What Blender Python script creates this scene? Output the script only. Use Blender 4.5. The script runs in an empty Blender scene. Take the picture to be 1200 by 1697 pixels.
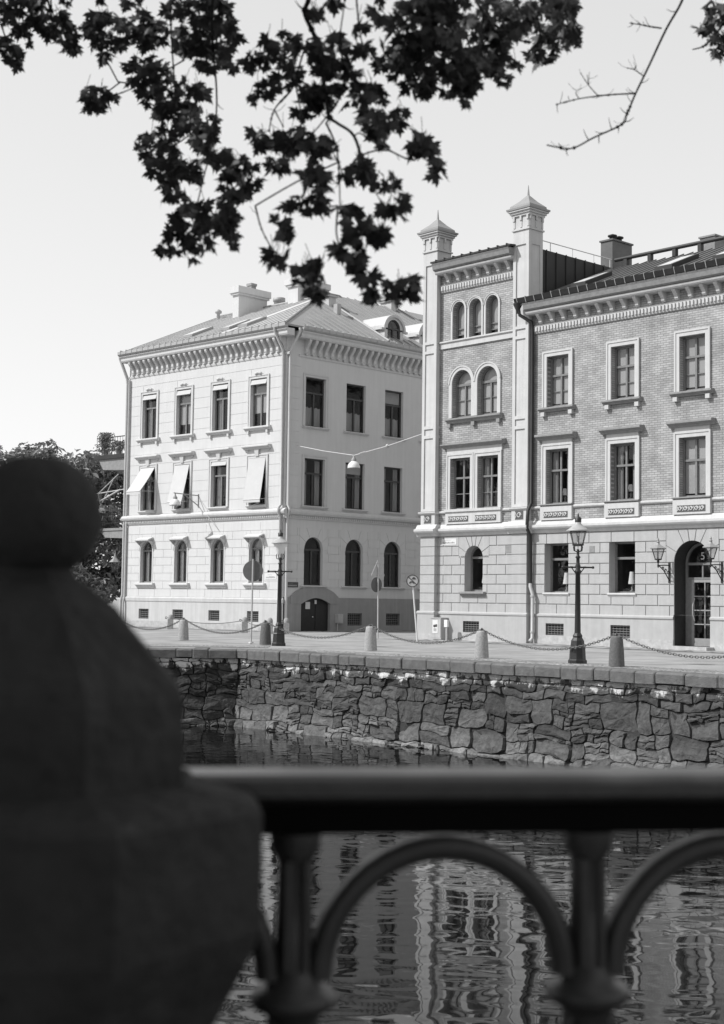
import bpy, bmesh, math, random
from math import sin, cos, pi, radians as R
from mathutils import Vector, Matrix, noise as mnoise

S = bpy.context.scene
C = S.collection
# ------------------------------------------------------------------ camera
EYE = Vector((0, 0, 1.55))
cam_d = bpy.data.cameras.new("camera")
cam = bpy.data.objects.new("camera", cam_d); C.objects.link(cam); S.camera = cam
cam_d.sensor_fit = 'VERTICAL'; cam_d.sensor_height = 36; cam_d.sensor_width = 24; cam_d.lens = 50
cam_d.clip_start = .05; cam_d.clip_end = 3000
pt, rl = R(3.575), R(.80)
fw = Vector((0, cos(pt), sin(pt))); up0 = Vector((0, -sin(pt), cos(pt))); rt0 = Vector((1, 0, 0))
rt = cos(rl) * rt0 + sin(rl) * up0; up = -sin(rl) * rt0 + cos(rl) * up0
m = Matrix.Identity(4)
for i in range(3):
    m[i][0], m[i][1], m[i][2], m[i][3] = rt[i], up[i], -fw[i], EYE[i]
cam.matrix_world = m
cam_d.dof.use_dof = True; cam_d.dof.focus_distance = 52; cam_d.dof.aperture_fstop = 3.5; cam_d.dof.aperture_blades = 0
# ------------------------------------------------------------------ sky, sun, exposure
SUN_AZ, SUN_EL = R(-100), R(45)
W = bpy.data.worlds.new("World"); S.world = W; W.use_nodes = True
nt = W.node_tree; nt.nodes.clear()
sky = nt.nodes.new('ShaderNodeTexSky'); sky.sky_type = 'NISHITA'; sky.sun_disc = False
sky.sun_elevation = SUN_EL; sky.sun_rotation = SUN_AZ; sky.air_density = 1.0; sky.dust_density = 0.8; sky.ozone_density = 1.0
bw = nt.nodes.new('ShaderNodeSeparateColor')          # black-and-white film: grey sum of the sky's light, with the film's soft shoulder
ma = nt.nodes.new('ShaderNodeMath'); mb = nt.nodes.new('ShaderNodeMath'); mc = nt.nodes.new('ShaderNodeMath'); md = nt.nodes.new('ShaderNodeMath')
mc.operation = 'POWER'; mc.inputs[1].default_value = .36; md.operation = 'MULTIPLY'; md.inputs[1].default_value = 3.76
bg = nt.nodes.new('ShaderNodeBackground'); bg.inputs[1].default_value = .10
wo = nt.nodes.new('ShaderNodeOutputWorld')
nt.links.new(sky.outputs[0], bw.inputs[0]); nt.links.new(bw.outputs[0], ma.inputs[0]); nt.links.new(bw.outputs[1], ma.inputs[1])
nt.links.new(ma.outputs[0], mb.inputs[0]); nt.links.new(bw.outputs[2], mb.inputs[1]); nt.links.new(mb.outputs[0], mc.inputs[0]); nt.links.new(mc.outputs[0], md.inputs[0])
nt.links.new(md.outputs[0], bg.inputs[0]); nt.links.new(bg.outputs[0], wo.inputs[0])
sd = bpy.data.lights.new("sun", 'SUN'); sd.energy = 4.8; sd.angle = R(.5); sd.color = (1, 1, 1)
so = bpy.data.objects.new("sun", sd); C.objects.link(so)
sun_dir = Vector((sin(SUN_AZ) * cos(SUN_EL), cos(SUN_AZ) * cos(SUN_EL), sin(SUN_EL)))
so.rotation_euler = sun_dir.to_track_quat('Z', 'Y').to_euler(); so.location = (-20, 0, 40)
S.view_settings.view_transform = 'Standard'; S.view_settings.look = 'None'
S.view_settings.exposure = 0; S.view_settings.gamma = 1
try:
    S.cycles.use_denoising = True; S.cycles.denoiser = 'OPENIMAGEDENOISE'
except Exception: pass
S.cycles.max_bounces = 8; S.cycles.transparent_max_bounces = 12
random.seed(7)
# ------------------------------------------------------------------ materials (all greys: the photograph is black and white)
MATS = {}
def nodes(m): return m.node_tree.nodes, m.node_tree.links
def mat(name, v, rough=.8, var=.15, scale=3., bump=0., bscale=40., spec=.3, metal=0., stretch=(1, 1, 1), streak=0.):
    m = bpy.data.materials.new(name); m.use_nodes = True; N, L = nodes(m)
    b = N['Principled BSDF']; b.inputs['Roughness'].default_value = rough; b.inputs['Specular IOR Level'].default_value = spec
    b.inputs['Metallic'].default_value = metal
    tc = N.new('ShaderNodeTexCoord'); mp = N.new('ShaderNodeMapping'); mp.inputs['Scale'].default_value = stretch
    L.new(tc.outputs['Object'], mp.inputs[0])
    n1 = N.new('ShaderNodeTexNoise'); n1.inputs['Scale'].default_value = scale; n1.inputs['Detail'].default_value = 6
    n1.inputs['Roughness'].default_value = .65
    L.new(mp.outputs[0], n1.inputs['Vector'])
    mr = N.new('ShaderNodeMapRange'); mr.inputs[1].default_value = .25; mr.inputs[2].default_value = .75
    mr.inputs[3].default_value = v * (1 - var); mr.inputs[4].default_value = v * (1 + var)
    L.new(n1.outputs['Fac'], mr.inputs[0]); out = mr.outputs[0]
    if streak:
        mp2 = N.new('ShaderNodeMapping'); mp2.inputs['Scale'].default_value = (6, 6, .35); L.new(tc.outputs['Object'], mp2.inputs[0])
        n2 = N.new('ShaderNodeTexNoise'); n2.inputs['Scale'].default_value = 1.; n2.inputs['Detail'].default_value = 4; L.new(mp2.outputs[0], n2.inputs['Vector'])
        m2 = N.new('ShaderNodeMapRange'); m2.inputs[1].default_value = .35; m2.inputs[2].default_value = .7; m2.inputs[3].default_value = 1 - streak; m2.inputs[4].default_value = 1.
        L.new(n2.outputs['Fac'], m2.inputs[0])
        mu = N.new('ShaderNodeMath'); mu.operation = 'MULTIPLY'; L.new(out, mu.inputs[0]); L.new(m2.outputs[0], mu.inputs[1]); out = mu.outputs[0]
    L.new(out, b.inputs['Base Color'])
    if bump:
        n3 = N.new('ShaderNodeTexNoise'); n3.inputs['Scale'].default_value = bscale; n3.inputs['Detail'].default_value = 5; L.new(mp.outputs[0], n3.inputs['Vector'])
        bp = N.new('ShaderNodeBump'); bp.inputs['Strength'].default_value = bump; bp.inputs['Distance'].default_value = .03
        L.new(n3.outputs['Fac'], bp.inputs['Height']); L.new(bp.outputs[0], b.inputs['Normal'])
    MATS[name] = m; return m
white = mat('white_plaster', 0.56, .85, .04, 1.2, .08, 30, .2, streak=.06)
white_trim = mat('white_trim', 0.54, .8, .05, 3, 0, 1, .2, streak=.08)
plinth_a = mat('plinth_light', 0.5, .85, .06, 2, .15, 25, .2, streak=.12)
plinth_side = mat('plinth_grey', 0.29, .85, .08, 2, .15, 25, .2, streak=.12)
base_stone = mat('base_stone', 0.4, .9, .25, 5, .3, 20, .2)
plaster_b = mat('rusticated_plaster', 0.4, .85, .07, 2.5, .25, 60, .2, streak=.08)
stone_b = mat('pale_stone_trim', 0.52, .8, .07, 2, .1, 40, .2, streak=.12)
dull_stone = mat('weathered_sill_stone', 0.24, .85, .2, 6, .2, 40, .2)
relief_m = mat('relief_ground', 0.1, .9, .3, 20, .5, 60, .2)
frame_dark = mat('dark_window_paint', .05, .5, .2, 8, 0, 1, .4)
frame_mid = mat('grey_window_paint', .17, .5, .2, 8, 0, 1, .4)
frame_light = mat('light_door_paint', 0.27, .5, .15, 8, 0, 1, .4)
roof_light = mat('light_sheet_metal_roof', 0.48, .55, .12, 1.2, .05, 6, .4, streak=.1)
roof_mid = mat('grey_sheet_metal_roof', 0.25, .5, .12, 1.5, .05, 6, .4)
roof_b = mat('weathered_metal_roof', 0.15, .55, .2, 1.5, .08, 6, .4)
black_sheet = mat('black_sheet_metal', .022, .55, .3, 2, .05, 6, .4)
black_iron = mat('black_cast_iron', 0.014, .45, .3, 12, .25, 90, .45)
rail_iron = mat('painted_bridge_iron', 0.034, .38, .3, 14, .05, 60, .4)
rail_sheen = mat('handrail_top_sheen', .10, .3, .35, 9, .05, 40, .6)  # paler than the rail iron: sky highlight put into the colour
grey_metal = mat('grey_pipe_metal', .40, .45, .12, 6, 0, 1, .4)
zinc = mat('zinc_gutter', .34, .5, .15, 4, 0, 1, .4)
granite = mat('pale_granite', 0.3, .9, .3, 18, .5, 60, .2)
granite_dark = mat('dark_granite', 0.12, .9, .3, 18, .5, 60, .2)
under_black = mat('under_rail_shade', .004, .8, .2, 8, 0, 1, .05)  # shade of the recess under the handrail, painted as near-black
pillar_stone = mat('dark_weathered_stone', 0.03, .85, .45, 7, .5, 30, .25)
blind_m = mat('pale_roller_blind', 0.4, .9, .04, 2, 0, 1, .1)
curtain_m = mat('net_curtain', .35, .9, .2, 12, 0, 1, .1, stretch=(1, 1, .1))
awning_m = mat('awning_canvas', 0.5, .9, .05, 3, .05, 20, .1)
enamel = mat('white_enamel', 0.68, .35, .04, 5, 0, 1, .5)
dome_grey = mat('grey_lamp_cap', .25, .5, .15, 6, 0, 1, .4)
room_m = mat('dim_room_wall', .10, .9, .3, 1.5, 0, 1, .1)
lampshade = mat('cream_lampshade', .7, .9, .04, 5, 0, 1, .1)
sign_back = mat('grey_sign_back', .11, .6, .15, 8, 0, 1, .3)
sign_face = mat('pale_sign_face', .42, .5, .1, 8, 0, 1, .3)
sign_ring = mat('dark_sign_paint', .06, .5, .1, 8, 0, 1, .3)
plate_a = mat('street_plate_pale', .6, .6, .05, 8, 0, 1, .3)
plate_s = mat('street_plate_dark', .07, .6, .1, 8, 0, 1, .3)
ink = mat('plate_lettering', .2, .6, .1, 8, 0, 1, .3)
ink_pale = mat('plate_lettering_pale', .35, .6, .1, 8, 0, 1, .3)
cabinet_m = mat('grey_cabinet_paint', .42, .6, .1, 5, 0, 1, .3, streak=.15)
wood_door = mat('black_door_paint', .015, .5, .3, 6, 0, 1, .4)
bark = mat('tree_bark', .05, .95, .4, 12, .8, 30, .15, stretch=(1, 1, .3))
cable_m = mat('pale_cable', .6, .6, .1, 8, 0, 1, .3)
chain_m = mat('chain_iron', .11, .5, .3, 20, 0, 1, .45)

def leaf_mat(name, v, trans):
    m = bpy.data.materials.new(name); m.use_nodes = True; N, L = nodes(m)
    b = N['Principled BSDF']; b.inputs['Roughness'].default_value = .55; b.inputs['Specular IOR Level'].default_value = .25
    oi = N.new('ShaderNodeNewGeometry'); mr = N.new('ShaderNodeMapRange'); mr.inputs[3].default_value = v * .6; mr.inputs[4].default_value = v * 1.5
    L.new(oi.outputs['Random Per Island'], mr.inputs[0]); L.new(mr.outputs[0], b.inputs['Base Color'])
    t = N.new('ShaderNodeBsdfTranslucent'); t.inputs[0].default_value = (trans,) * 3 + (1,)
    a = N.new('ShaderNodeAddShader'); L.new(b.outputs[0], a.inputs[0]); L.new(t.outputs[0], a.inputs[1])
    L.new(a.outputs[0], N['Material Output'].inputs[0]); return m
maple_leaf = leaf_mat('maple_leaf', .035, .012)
tree_leaf = leaf_mat('tree_leaf', .125, .06)

def glass_mat():
    m = bpy.data.materials.new('window_glass'); m.use_nodes = True; N, L = nodes(m); N.remove(N['Principled BSDF'])
    tr = N.new('ShaderNodeBsdfTransparent'); tr.inputs[0].default_value = (.82,) * 3 + (1,)
    gl = N.new('ShaderNodeBsdfGlossy'); gl.inputs['Roughness'].default_value = .015; gl.inputs[0].default_value = (.95,) * 3 + (1,)
    fr = N.new('ShaderNodeFresnel'); fr.inputs[0].default_value = 1.5
    tc = N.new('ShaderNodeTexCoord'); n = N.new('ShaderNodeTexNoise'); n.inputs['Scale'].default_value = 2.2; n.inputs['Detail'].default_value = 1
    bp = N.new('ShaderNodeBump'); bp.inputs['Strength'].default_value = .12; bp.inputs['Distance'].default_value = .05
    mx = N.new('ShaderNodeMixShader')
    L.new(tc.outputs['Object'], n.inputs['Vector']); L.new(n.outputs['Fac'], bp.inputs['Height'])
    L.new(bp.outputs[0], gl.inputs['Normal'])
    ge = N.new('ShaderNodeNewGeometry'); sw = N.new('ShaderNodeMix'); sw.data_type = 'FLOAT'; sw.inputs[3].default_value = .06     # light leaving through the back of the pane
    L.new(ge.outputs['Backfacing'], sw.inputs[0]); L.new(fr.outputs[0], sw.inputs[2]); L.new(sw.outputs[0], mx.inputs[0]); L.new(tr.outputs[0], mx.inputs[1]); L.new(gl.outputs[0], mx.inputs[2]); L.new(mx.outputs[0], N['Material Output'].inputs[0])
    return m
brick_dark = mat('dark_side_brick', 0.34, .9, .25, 3, .3, 40, .2)
glass = glass_mat()
lantern_glass = glass

def brick_mat():
    m = bpy.data.materials.new('pale_brick'); m.use_nodes = True; N, L = nodes(m); b = N['Principled BSDF']
    b.inputs['Roughness'].default_value = .9; b.inputs['Specular IOR Level'].default_value = .2
    tc = N.new('ShaderNodeTexCoord'); sx = N.new('ShaderNodeSeparateXYZ'); cb = N.new('ShaderNodeCombineXYZ')
    L.new(tc.outputs['Object'], sx.inputs[0]); L.new(sx.outputs[0], cb.inputs[0]); L.new(sx.outputs[2], cb.inputs[1])
    br = N.new('ShaderNodeTexBrick'); br.inputs['Scale'].default_value = 1; br.inputs['Brick Width'].default_value = .25; br.inputs['Row Height'].default_value = .083
    br.inputs['Mortar Size'].default_value = .011; br.inputs['Mortar Smooth'].default_value = .2; br.inputs['Bias'].default_value = 0
    br.inputs['Color1'].default_value = (.30,) * 3 + (1,); br.inputs['Color2'].default_value = (.405,) * 3 + (1,); br.inputs['Mortar'].default_value = (.20,) * 3 + (1,)
    L.new(cb.outputs[0], br.inputs['Vector'])
    n = N.new('ShaderNodeTexNoise'); n.inputs['Scale'].default_value = 1.3; n.inputs['Detail'].default_value = 6; L.new(tc.outputs['Object'], n.inputs['Vector'])
    mr = N.new('ShaderNodeMapRange'); mr.inputs[1].default_value = .3; mr.inputs[2].default_value = .7; mr.inputs[3].default_value = .74; mr.inputs[4].default_value = 1.14; L.new(n.outputs['Fac'], mr.inputs[0])
    mx = N.new('ShaderNodeMix'); mx.data_type = 'RGBA'; mx.blend_type = 'MULTIPLY'; mx.inputs[0].default_value = 1
    L.new(br.outputs['Color'], mx.inputs[6]); L.new(mr.outputs[0], mx.inputs[7]); L.new(mx.outputs[2], b.inputs['Base Color'])
    bp = N.new('ShaderNodeBump'); bp.inputs['Strength'].default_value = .5; bp.inputs['Distance'].default_value = .012; bp.invert = True
    L.new(br.outputs['Fac'], bp.inputs['Height']); L.new(bp.outputs[0], b.inputs['Normal'])
    return m
brick = brick_mat()

def quay_mat(name, v):
    m = bpy.data.materials.new(name); m.use_nodes = True; N, L = nodes(m); b = N['Principled BSDF']
    b.inputs['Roughness'].default_value = .9; b.inputs['Specular IOR Level'].default_value = .2
    tc = N.new('ShaderNodeTexCoord'); ge = N.new('ShaderNodeNewGeometry'); sx = N.new('ShaderNodeSeparateXYZ'); L.new(tc.outputs['Object'], sx.inputs[0])
    mr = N.new('ShaderNodeMapRange'); mr.inputs[3].default_value = v * .6; mr.inputs[4].default_value = v * 1.4; L.new(ge.outputs['Random Per Island'], mr.inputs[0])
    n = N.new('ShaderNodeTexNoise'); n.inputs['Scale'].default_value = 5; n.inputs['Detail'].default_value = 8; n.inputs['Roughness'].default_value = .7; L.new(tc.outputs['Object'], n.inputs['Vector'])
    m2 = N.new('ShaderNodeMapRange'); m2.inputs[1].default_value = .3; m2.inputs[2].default_value = .7; m2.inputs[3].default_value = .6; m2.inputs[4].default_value = 1.4; L.new(n.outputs['Fac'], m2.inputs[0])
    mu = N.new('ShaderNodeMath'); mu.operation = 'MULTIPLY'; L.new(mr.outputs[0], mu.inputs[0]); L.new(m2.outputs[0], mu.inputs[1])
    # pale lichen crust on the stones next to the water
    lw = N.new('ShaderNodeMapRange'); lw.inputs[1].default_value = -1.55; lw.inputs[2].default_value = -2.25; lw.inputs[3].default_value = 1.; lw.inputs[4].default_value = 2.1; L.new(sx.outputs[2], lw.inputs[0])
    mu2 = N.new('ShaderNodeMath'); mu2.operation = 'MULTIPLY'; L.new(mu.outputs[0], mu2.inputs[0]); L.new(lw.outputs[0], mu2.inputs[1])
    # lime washed out of the joints under the coping
    mp = N.new('ShaderNodeMapping'); mp.inputs['Scale'].default_value = (1.5, 1, .55); L.new(tc.outputs['Object'], mp.inputs[0])
    n2 = N.new('ShaderNodeTexNoise'); n2.inputs['Scale'].default_value = 1.5; n2.inputs['Detail'].default_value = 7; n2.inputs['Roughness'].default_value = .75; L.new(mp.outputs[0], n2.inputs['Vector'])
    zz = N.new('ShaderNodeMapRange'); zz.inputs[1].default_value = -.32; zz.inputs[2].default_value = -.85; zz.inputs[3].default_value = .2; zz.inputs[4].default_value = -.12; zz.clamp = True; L.new(sx.outputs[2], zz.inputs[0])
    ad = N.new('ShaderNodeMath'); ad.operation = 'ADD'; L.new(n2.outputs['Fac'], ad.inputs[0]); L.new(zz.outputs[0], ad.inputs[1])
    st = N.new('ShaderNodeMapRange'); st.inputs[1].default_value = .60; st.inputs[2].default_value = .66; L.new(ad.outputs[0], st.inputs[0])
    mx = N.new('ShaderNodeMix'); mx.data_type = 'FLOAT'; L.new(st.outputs[0], mx.inputs[0]); L.new(mu2.outputs[0], mx.inputs[2]); mx.inputs[3].default_value = .5
    L.new(mx.outputs[0], b.inputs['Base Color'])
    n3 = N.new('ShaderNodeTexNoise'); n3.inputs['Scale'].default_value = 9; n3.inputs['Detail'].default_value = 8; L.new(tc.outputs['Object'], n3.inputs['Vector'])
    bp = N.new('ShaderNodeBump'); bp.inputs['Strength'].default_value = .9; bp.inputs['Distance'].default_value = .05; L.new(n3.outputs['Fac'], bp.inputs['Height']); L.new(bp.outputs[0], b.inputs['Normal'])
    return m
quay_stone = quay_mat('quay_granite', 0.068)
quay_dark = quay_mat('dark_quay_granite', 0.042)
coping_m = mat('coping_granite', 0.13, .9, .3, 6, .6, 30, .2)
mortar = mat('dark_joint', 0.045, .95, .3, 6, .5, 20, .1)

def ground_mat(name, v, cobble=0.):
    m = mat(name, v, .92, .36, .55, .4, 25, .15); N, L = nodes(m); b = N['Principled BSDF']
    if cobble:
        tc = N.new('ShaderNodeTexCoord'); vo = N.new('ShaderNodeTexVoronoi'); vo.feature = 'DISTANCE_TO_EDGE'; vo.inputs['Scale'].default_value = 1 / cobble
        L.new(tc.outputs['Object'], vo.inputs['Vector']); mr = N.new('ShaderNodeMapRange'); mr.inputs[2].default_value = .2; L.new(vo.outputs[0], mr.inputs[0])
        src = b.inputs['Base Color'].links[0].from_socket
        mx = N.new('ShaderNodeMix'); mx.data_type = 'FLOAT'; L.new(mr.outputs[0], mx.inputs[0]); mx.inputs[2].default_value = v * .35; L.new(src, mx.inputs[3]); L.new(mx.outputs[0], b.inputs['Base Color'])
        bp = N.new('ShaderNodeBump'); bp.inputs['Strength'].default_value = .8; bp.inputs['Distance'].default_value = .03; L.new(mr.outputs[0], bp.inputs['Height']); L.new(bp.outputs[0], b.inputs['Normal'])
    return m
cobble_m = ground_mat('quay_cobbles', 0.34, .16)
asphalt = ground_mat('worn_asphalt', 0.27)
pavement_m = ground_mat('pavement_slabs', 0.34, .6)
earth = ground_mat('earth', .2)

def water_mat():
    m = bpy.data.materials.new('canal_water'); m.use_nodes = True; N, L = nodes(m); b = N['Principled BSDF']
    b.inputs['Base Color'].default_value = (.005,) * 3 + (1,); b.inputs['Roughness'].default_value = .02; b.inputs['IOR'].default_value = 1.33; b.inputs['Specular IOR Level'].default_value = .5
    tc = N.new('ShaderNodeTexCoord')
    def nz(sc, st, det, dist=0.):
        mp = N.new('ShaderNodeMapping'); mp.inputs['Scale'].default_value = st; mp.inputs['Rotation'].default_value = (0, 0, R(12)); L.new(tc.outputs['Object'], mp.inputs[0])
        n = N.new('ShaderNodeTexNoise'); n.inputs['Scale'].default_value = sc; n.inputs['Detail'].default_value = det; n.inputs['Distortion'].default_value = dist; L.new(mp.outputs[0], n.inputs['Vector']); return n.outputs['Fac']
    a = nz(1.6, (.75, 1.2, 1), 1.2, .5); c = nz(5., (.6, 1.6, 1), 2)
    m1 = N.new('ShaderNodeMath'); m1.operation = 'MULTIPLY'; m1.inputs[1].default_value = .035; L.new(c, m1.inputs[0])
    # patches of calm and of ruffled water
    pch = nz(.16, (1, 1, 1), 2); pr = N.new('ShaderNodeMapRange'); pr.inputs[1].default_value = .4; pr.inputs[2].default_value = .65; pr.inputs[3].default_value = .25; L.new(pch, pr.inputs[0])
    m2 = N.new('ShaderNodeMath'); m2.operation = 'MULTIPLY'; L.new(m1.outputs[0], m2.inputs[0]); L.new(pr.outputs[0], m2.inputs[1])
    ad = N.new('ShaderNodeMath'); ad.operation = 'ADD'; L.new(a, ad.inputs[0]); L.new(m2.outputs[0], ad.inputs[1])
    bp = N.new('ShaderNodeBump'); bp.inputs['Strength'].default_value = 1.; bp.inputs['Distance'].default_value = .0105
    L.new(ad.outputs[0], bp.inputs['Height']); L.new(bp.outputs[0], b.inputs['Normal']); return m
water_m = water_mat()
# ------------------------------------------------------------------ mesh building
class MB:
    def __init__(s): s.v = []; s.f = []; s.sm = []
    def poly(s, pts, smooth=False):
        n = len(s.v); s.v += [tuple(p) for p in pts]; s.f.append(tuple(range(n, n + len(pts)))); s.sm.append(smooth); return s
    def mesh(s, vs, fs, smooth=False):
        n = len(s.v); s.v += [tuple(p) for p in vs]
        for f in fs: s.f.append(tuple(i + n for i in f)); s.sm.append(smooth)
        return s
    def box(s, x0, x1, y0, y1, z0, z1):
        v = [(x, y, z) for z in (z0, z1) for y in (y0, y1) for x in (x0, x1)]
        return s.mesh(v, [(0, 2, 3, 1), (4, 5, 7, 6), (0, 1, 5, 4), (2, 6, 7, 3), (0, 4, 6, 2), (1, 3, 7, 5)])
    def prism(s, pts, vec):
        n = len(pts); vec = Vector(vec); a = [Vector(p) for p in pts]; b = [p + vec for p in a]
        fs = [tuple(range(n - 1, -1, -1)), tuple(range(n, 2 * n))] + [(i, (i + 1) % n, n + (i + 1) % n, n + i) for i in range(n)]
        return s.mesh(a + b, fs)
    def extx(s, prof, x0, x1):                     # closed (y,z) profile swept along x: mouldings
        return s.prism([(x0, y, z) for y, z in prof], (x1 - x0, 0, 0))
    def lathe(s, prof, c=(0, 0, 0), n=20, smooth=True, rot=0., caps=True):
        vs = []; fs = []; k = len(prof)
        for r, z in prof:
            for j in range(n):
                a = 2 * pi * j / n + rot; vs.append((c[0] + r * cos(a), c[1] + r * sin(a), c[2] + z))
        for i in range(k - 1):
            for j in range(n): fs.append((i * n + j, i * n + (j + 1) % n, (i + 1) * n + (j + 1) % n, (i + 1) * n + j))
        s.mesh(vs, fs, smooth)
        if caps:
            s.poly(vs[:n][::-1]); s.poly(vs[(k - 1) * n:])
        return s
    def tube(s, pts, r, n=8, smooth=True, closed=False):
        P = [Vector(p) for p in pts]; k = len(P); rr = r if isinstance(r, (list, tuple)) else [r] * k
        vs = []; fs = []; pn = None
        for i in range(k):
            if closed: t = P[(i + 1) % k] - P[i - 1]
            else: t = P[min(i + 1, k - 1)] - P[max(i - 1, 0)]
            t.normalize()
            if pn is None:
                ref = Vector((0, 0, 1)) if abs(t.z) < .9 else Vector((1, 0, 0)); a = t.cross(ref).normalized()
            else:
                a = pn - t * pn.dot(t); a = a.normalized() if a.length > 1e-6 else t.orthogonal().normalized()
            pn = a; b = t.cross(a)
            for j in range(n):
                q = 2 * pi * j / n; vs.append(P[i] + (a * cos(q) + b * sin(q)) * rr[i])
        for i in range(k if closed else k - 1):
            o = ((i + 1) % k) * n
            for j in range(n): fs.append((i * n + j, i * n + (j + 1) % n, o + (j + 1) % n, o + j))
        s.mesh(vs, fs, smooth)
        if not closed: s.poly(vs[:n][::-1]); s.poly(vs[(k - 1) * n:])
        return s
    def ball(s, c, r, n=14, m=8, sx=1, sy=1, sz=1):
        vs = [(c[0], c[1], c[2] - r * sz)]
        for i in range(1, m):
            a = -pi / 2 + pi * i / m
            for j in range(n): q = 2 * pi * j / n; vs.append((c[0] + r * sx * cos(a) * cos(q), c[1] + r * sy * cos(a) * sin(q), c[2] + r * sz * sin(a)))
        vs.append((c[0], c[1], c[2] + r * sz)); L = len(vs) - 1; fs = [(0, 1 + (j + 1) % n, 1 + j) for j in range(n)]
        for i in range(m - 2):
            for j in range(n): a = 1 + i * n; fs.append((a + j, a + (j + 1) % n, a + n + (j + 1) % n, a + n + j))
        a = 1 + (m - 2) * n; fs += [(a + j, a + (j + 1) % n, L) for j in range(n)]
        return s.mesh(vs, fs, True)
    def ring(s, xc, zs, r0, r1, y0, y1, a0=0., a1=pi, n=16):   # arched band in the facade plane
        vs = []; fs = []
        for i in range(n + 1):
            a = a0 + (a1 - a0) * i / n
            for r, y in ((r0, y0), (r1, y0), (r1, y1), (r0, y1)): vs.append((xc + r * cos(a), y, zs + r * sin(a)))
        for i in range(n):
            for j in range(4): fs.append((i * 4 + j, i * 4 + (j + 1) % 4, i * 4 + 4 + (j + 1) % 4, i * 4 + 4 + j))
        fs += [(3, 2, 1, 0), tuple(n * 4 + j for j in range(4))]
        return s.mesh(vs, fs)
    def make(s, name, mat):
        me = bpy.data.meshes.new(name); me.from_pydata([tuple(v) for v in s.v], [], s.f); me.polygons.foreach_set('use_smooth', s.sm)
        me.materials.append(mat)
        if mat.name == 'window_glass': me.update(); return me          # single panes keep their outward normal
        b = bmesh.new(); b.from_mesh(me); bmesh.ops.recalc_face_normals(b, faces=b.faces); b.to_mesh(me); b.free(); me.update(); return me

WM = {}
I4 = Matrix.Identity(4)
def T(x=0, y=0, z=0): return Matrix.Translation((x, y, z))
def RZ(a): return Matrix.Rotation(a, 4, 'Z')
def link(o, parent, W):
    C.objects.link(o); WM[o.name] = W
    if parent is not None:
        o.parent = parent; o.matrix_basis = WM[parent.name].inverted() @ W
    else: o.matrix_basis = W
    return o
def obj(name, me, parent=None, W=I4): return link(bpy.data.objects.new(name, me), parent, W)
def part(name, mb, mat, parent=None, W=I4): return obj(name, mb.make(name, mat), parent, W)
def tag(o, label=None, cat=None, group=None, kind=None):
    for k, v in (('label', label), ('category', cat), ('group', group), ('kind', kind)):
        if v: o[k] = v
    return o
def thing(name, label, cat, W=I4, group=None): return tag(link(bpy.data.objects.new(name, None), None, W), label, cat, group)
def struct(name, mb, mat, W=I4): return tag(part(name, mb, mat, None, W), kind='structure')
def dup(o, W, label=None, parent=None):
    base = WM[o.name]; c = o.copy(); link(c, parent, W)
    if label: c['label'] = label
    for ch in [k for k in bpy.data.objects if k.parent == o]: dup(ch, W @ base.inverted() @ WM[ch.name], None, c)
    return c
def frame(o, u, n):
    M = Matrix.Identity(4); y = -Vector(n)
    for i in range(3): M[i][0], M[i][1], M[i][2], M[i][3] = u[i], y[i], (0, 0, 1)[i], o[i]
    return M

# facade pieces -------------------------------------------------------------
def arc_pts(xc, zs, r, a0, a1, n): return [(xc + r * cos(a0 + (a1 - a0) * i / n), zs + r * sin(a0 + (a1 - a0) * i / n)) for i in range(n + 1)]
def wall(mb, x0, x1, z0, z1, holes, y=0., dj=.22, jamb=True):
    """holes: (xa, xb, za, zb, arched)"""
    xs = sorted({x0, x1} | {v for h in holes for v in h[:2] if x0 < v < x1}); zs = sorted({z0, z1} | {v for h in holes for v in h[2:4] if z0 < v < z1})
    for j in range(len(zs) - 1):
        run = None
        for i in range(len(xs) - 1):
            mx, mz = (xs[i] + xs[i + 1]) / 2, (zs[j] + zs[j + 1]) / 2
            inh = any(h[0] < mx < h[1] and h[2] < mz < h[3] for h in holes)
            if not inh and run is None: run = xs[i]
            if run is not None and (inh or i == len(xs) - 2):
                e = xs[i] if inh else xs[i + 1]
                mb.poly([(run, y, zs[j]), (e, y, zs[j]), (e, y, zs[j + 1]), (run, y, zs[j + 1])]); run = None
    for h in holes:
        xa, xb, za, zb = h[:4]; arch = len(h) > 4 and h[4]; xc = (xa + xb) / 2; r = (xb - xa) / 2; zs_ = zb - r if arch else zb; yb = y + dj
        if jamb:
            mb.poly([(xa, y, za), (xa, yb, za), (xa, yb, zs_), (xa, y, zs_)]); mb.poly([(xb, y, za), (xb, y, zs_), (xb, yb, zs_), (xb, yb, za)]); mb.poly([(xa, y, za), (xb, y, za), (xb, yb, za), (xa, yb, za)])
            if not arch: mb.poly([(xa, y, zb), (xa, yb, zb), (xb, yb, zb), (xb, y, zb)])
        if arch:
            A = arc_pts(xc, zs_, r, 0, pi, 16)
            for i in range(16):
                c = xb if i < 8 else xa
                mb.poly([(A[i][0], y, A[i][1]), (c, y, zb), (A[i + 1][0], y, A[i + 1][1])])
                if jamb: mb.poly([(A[i][0], y, A[i][1]), (A[i + 1][0], y, A[i + 1][1]), (A[i + 1][0], yb, A[i + 1][1]), (A[i][0], yb, A[i][1])])
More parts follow.
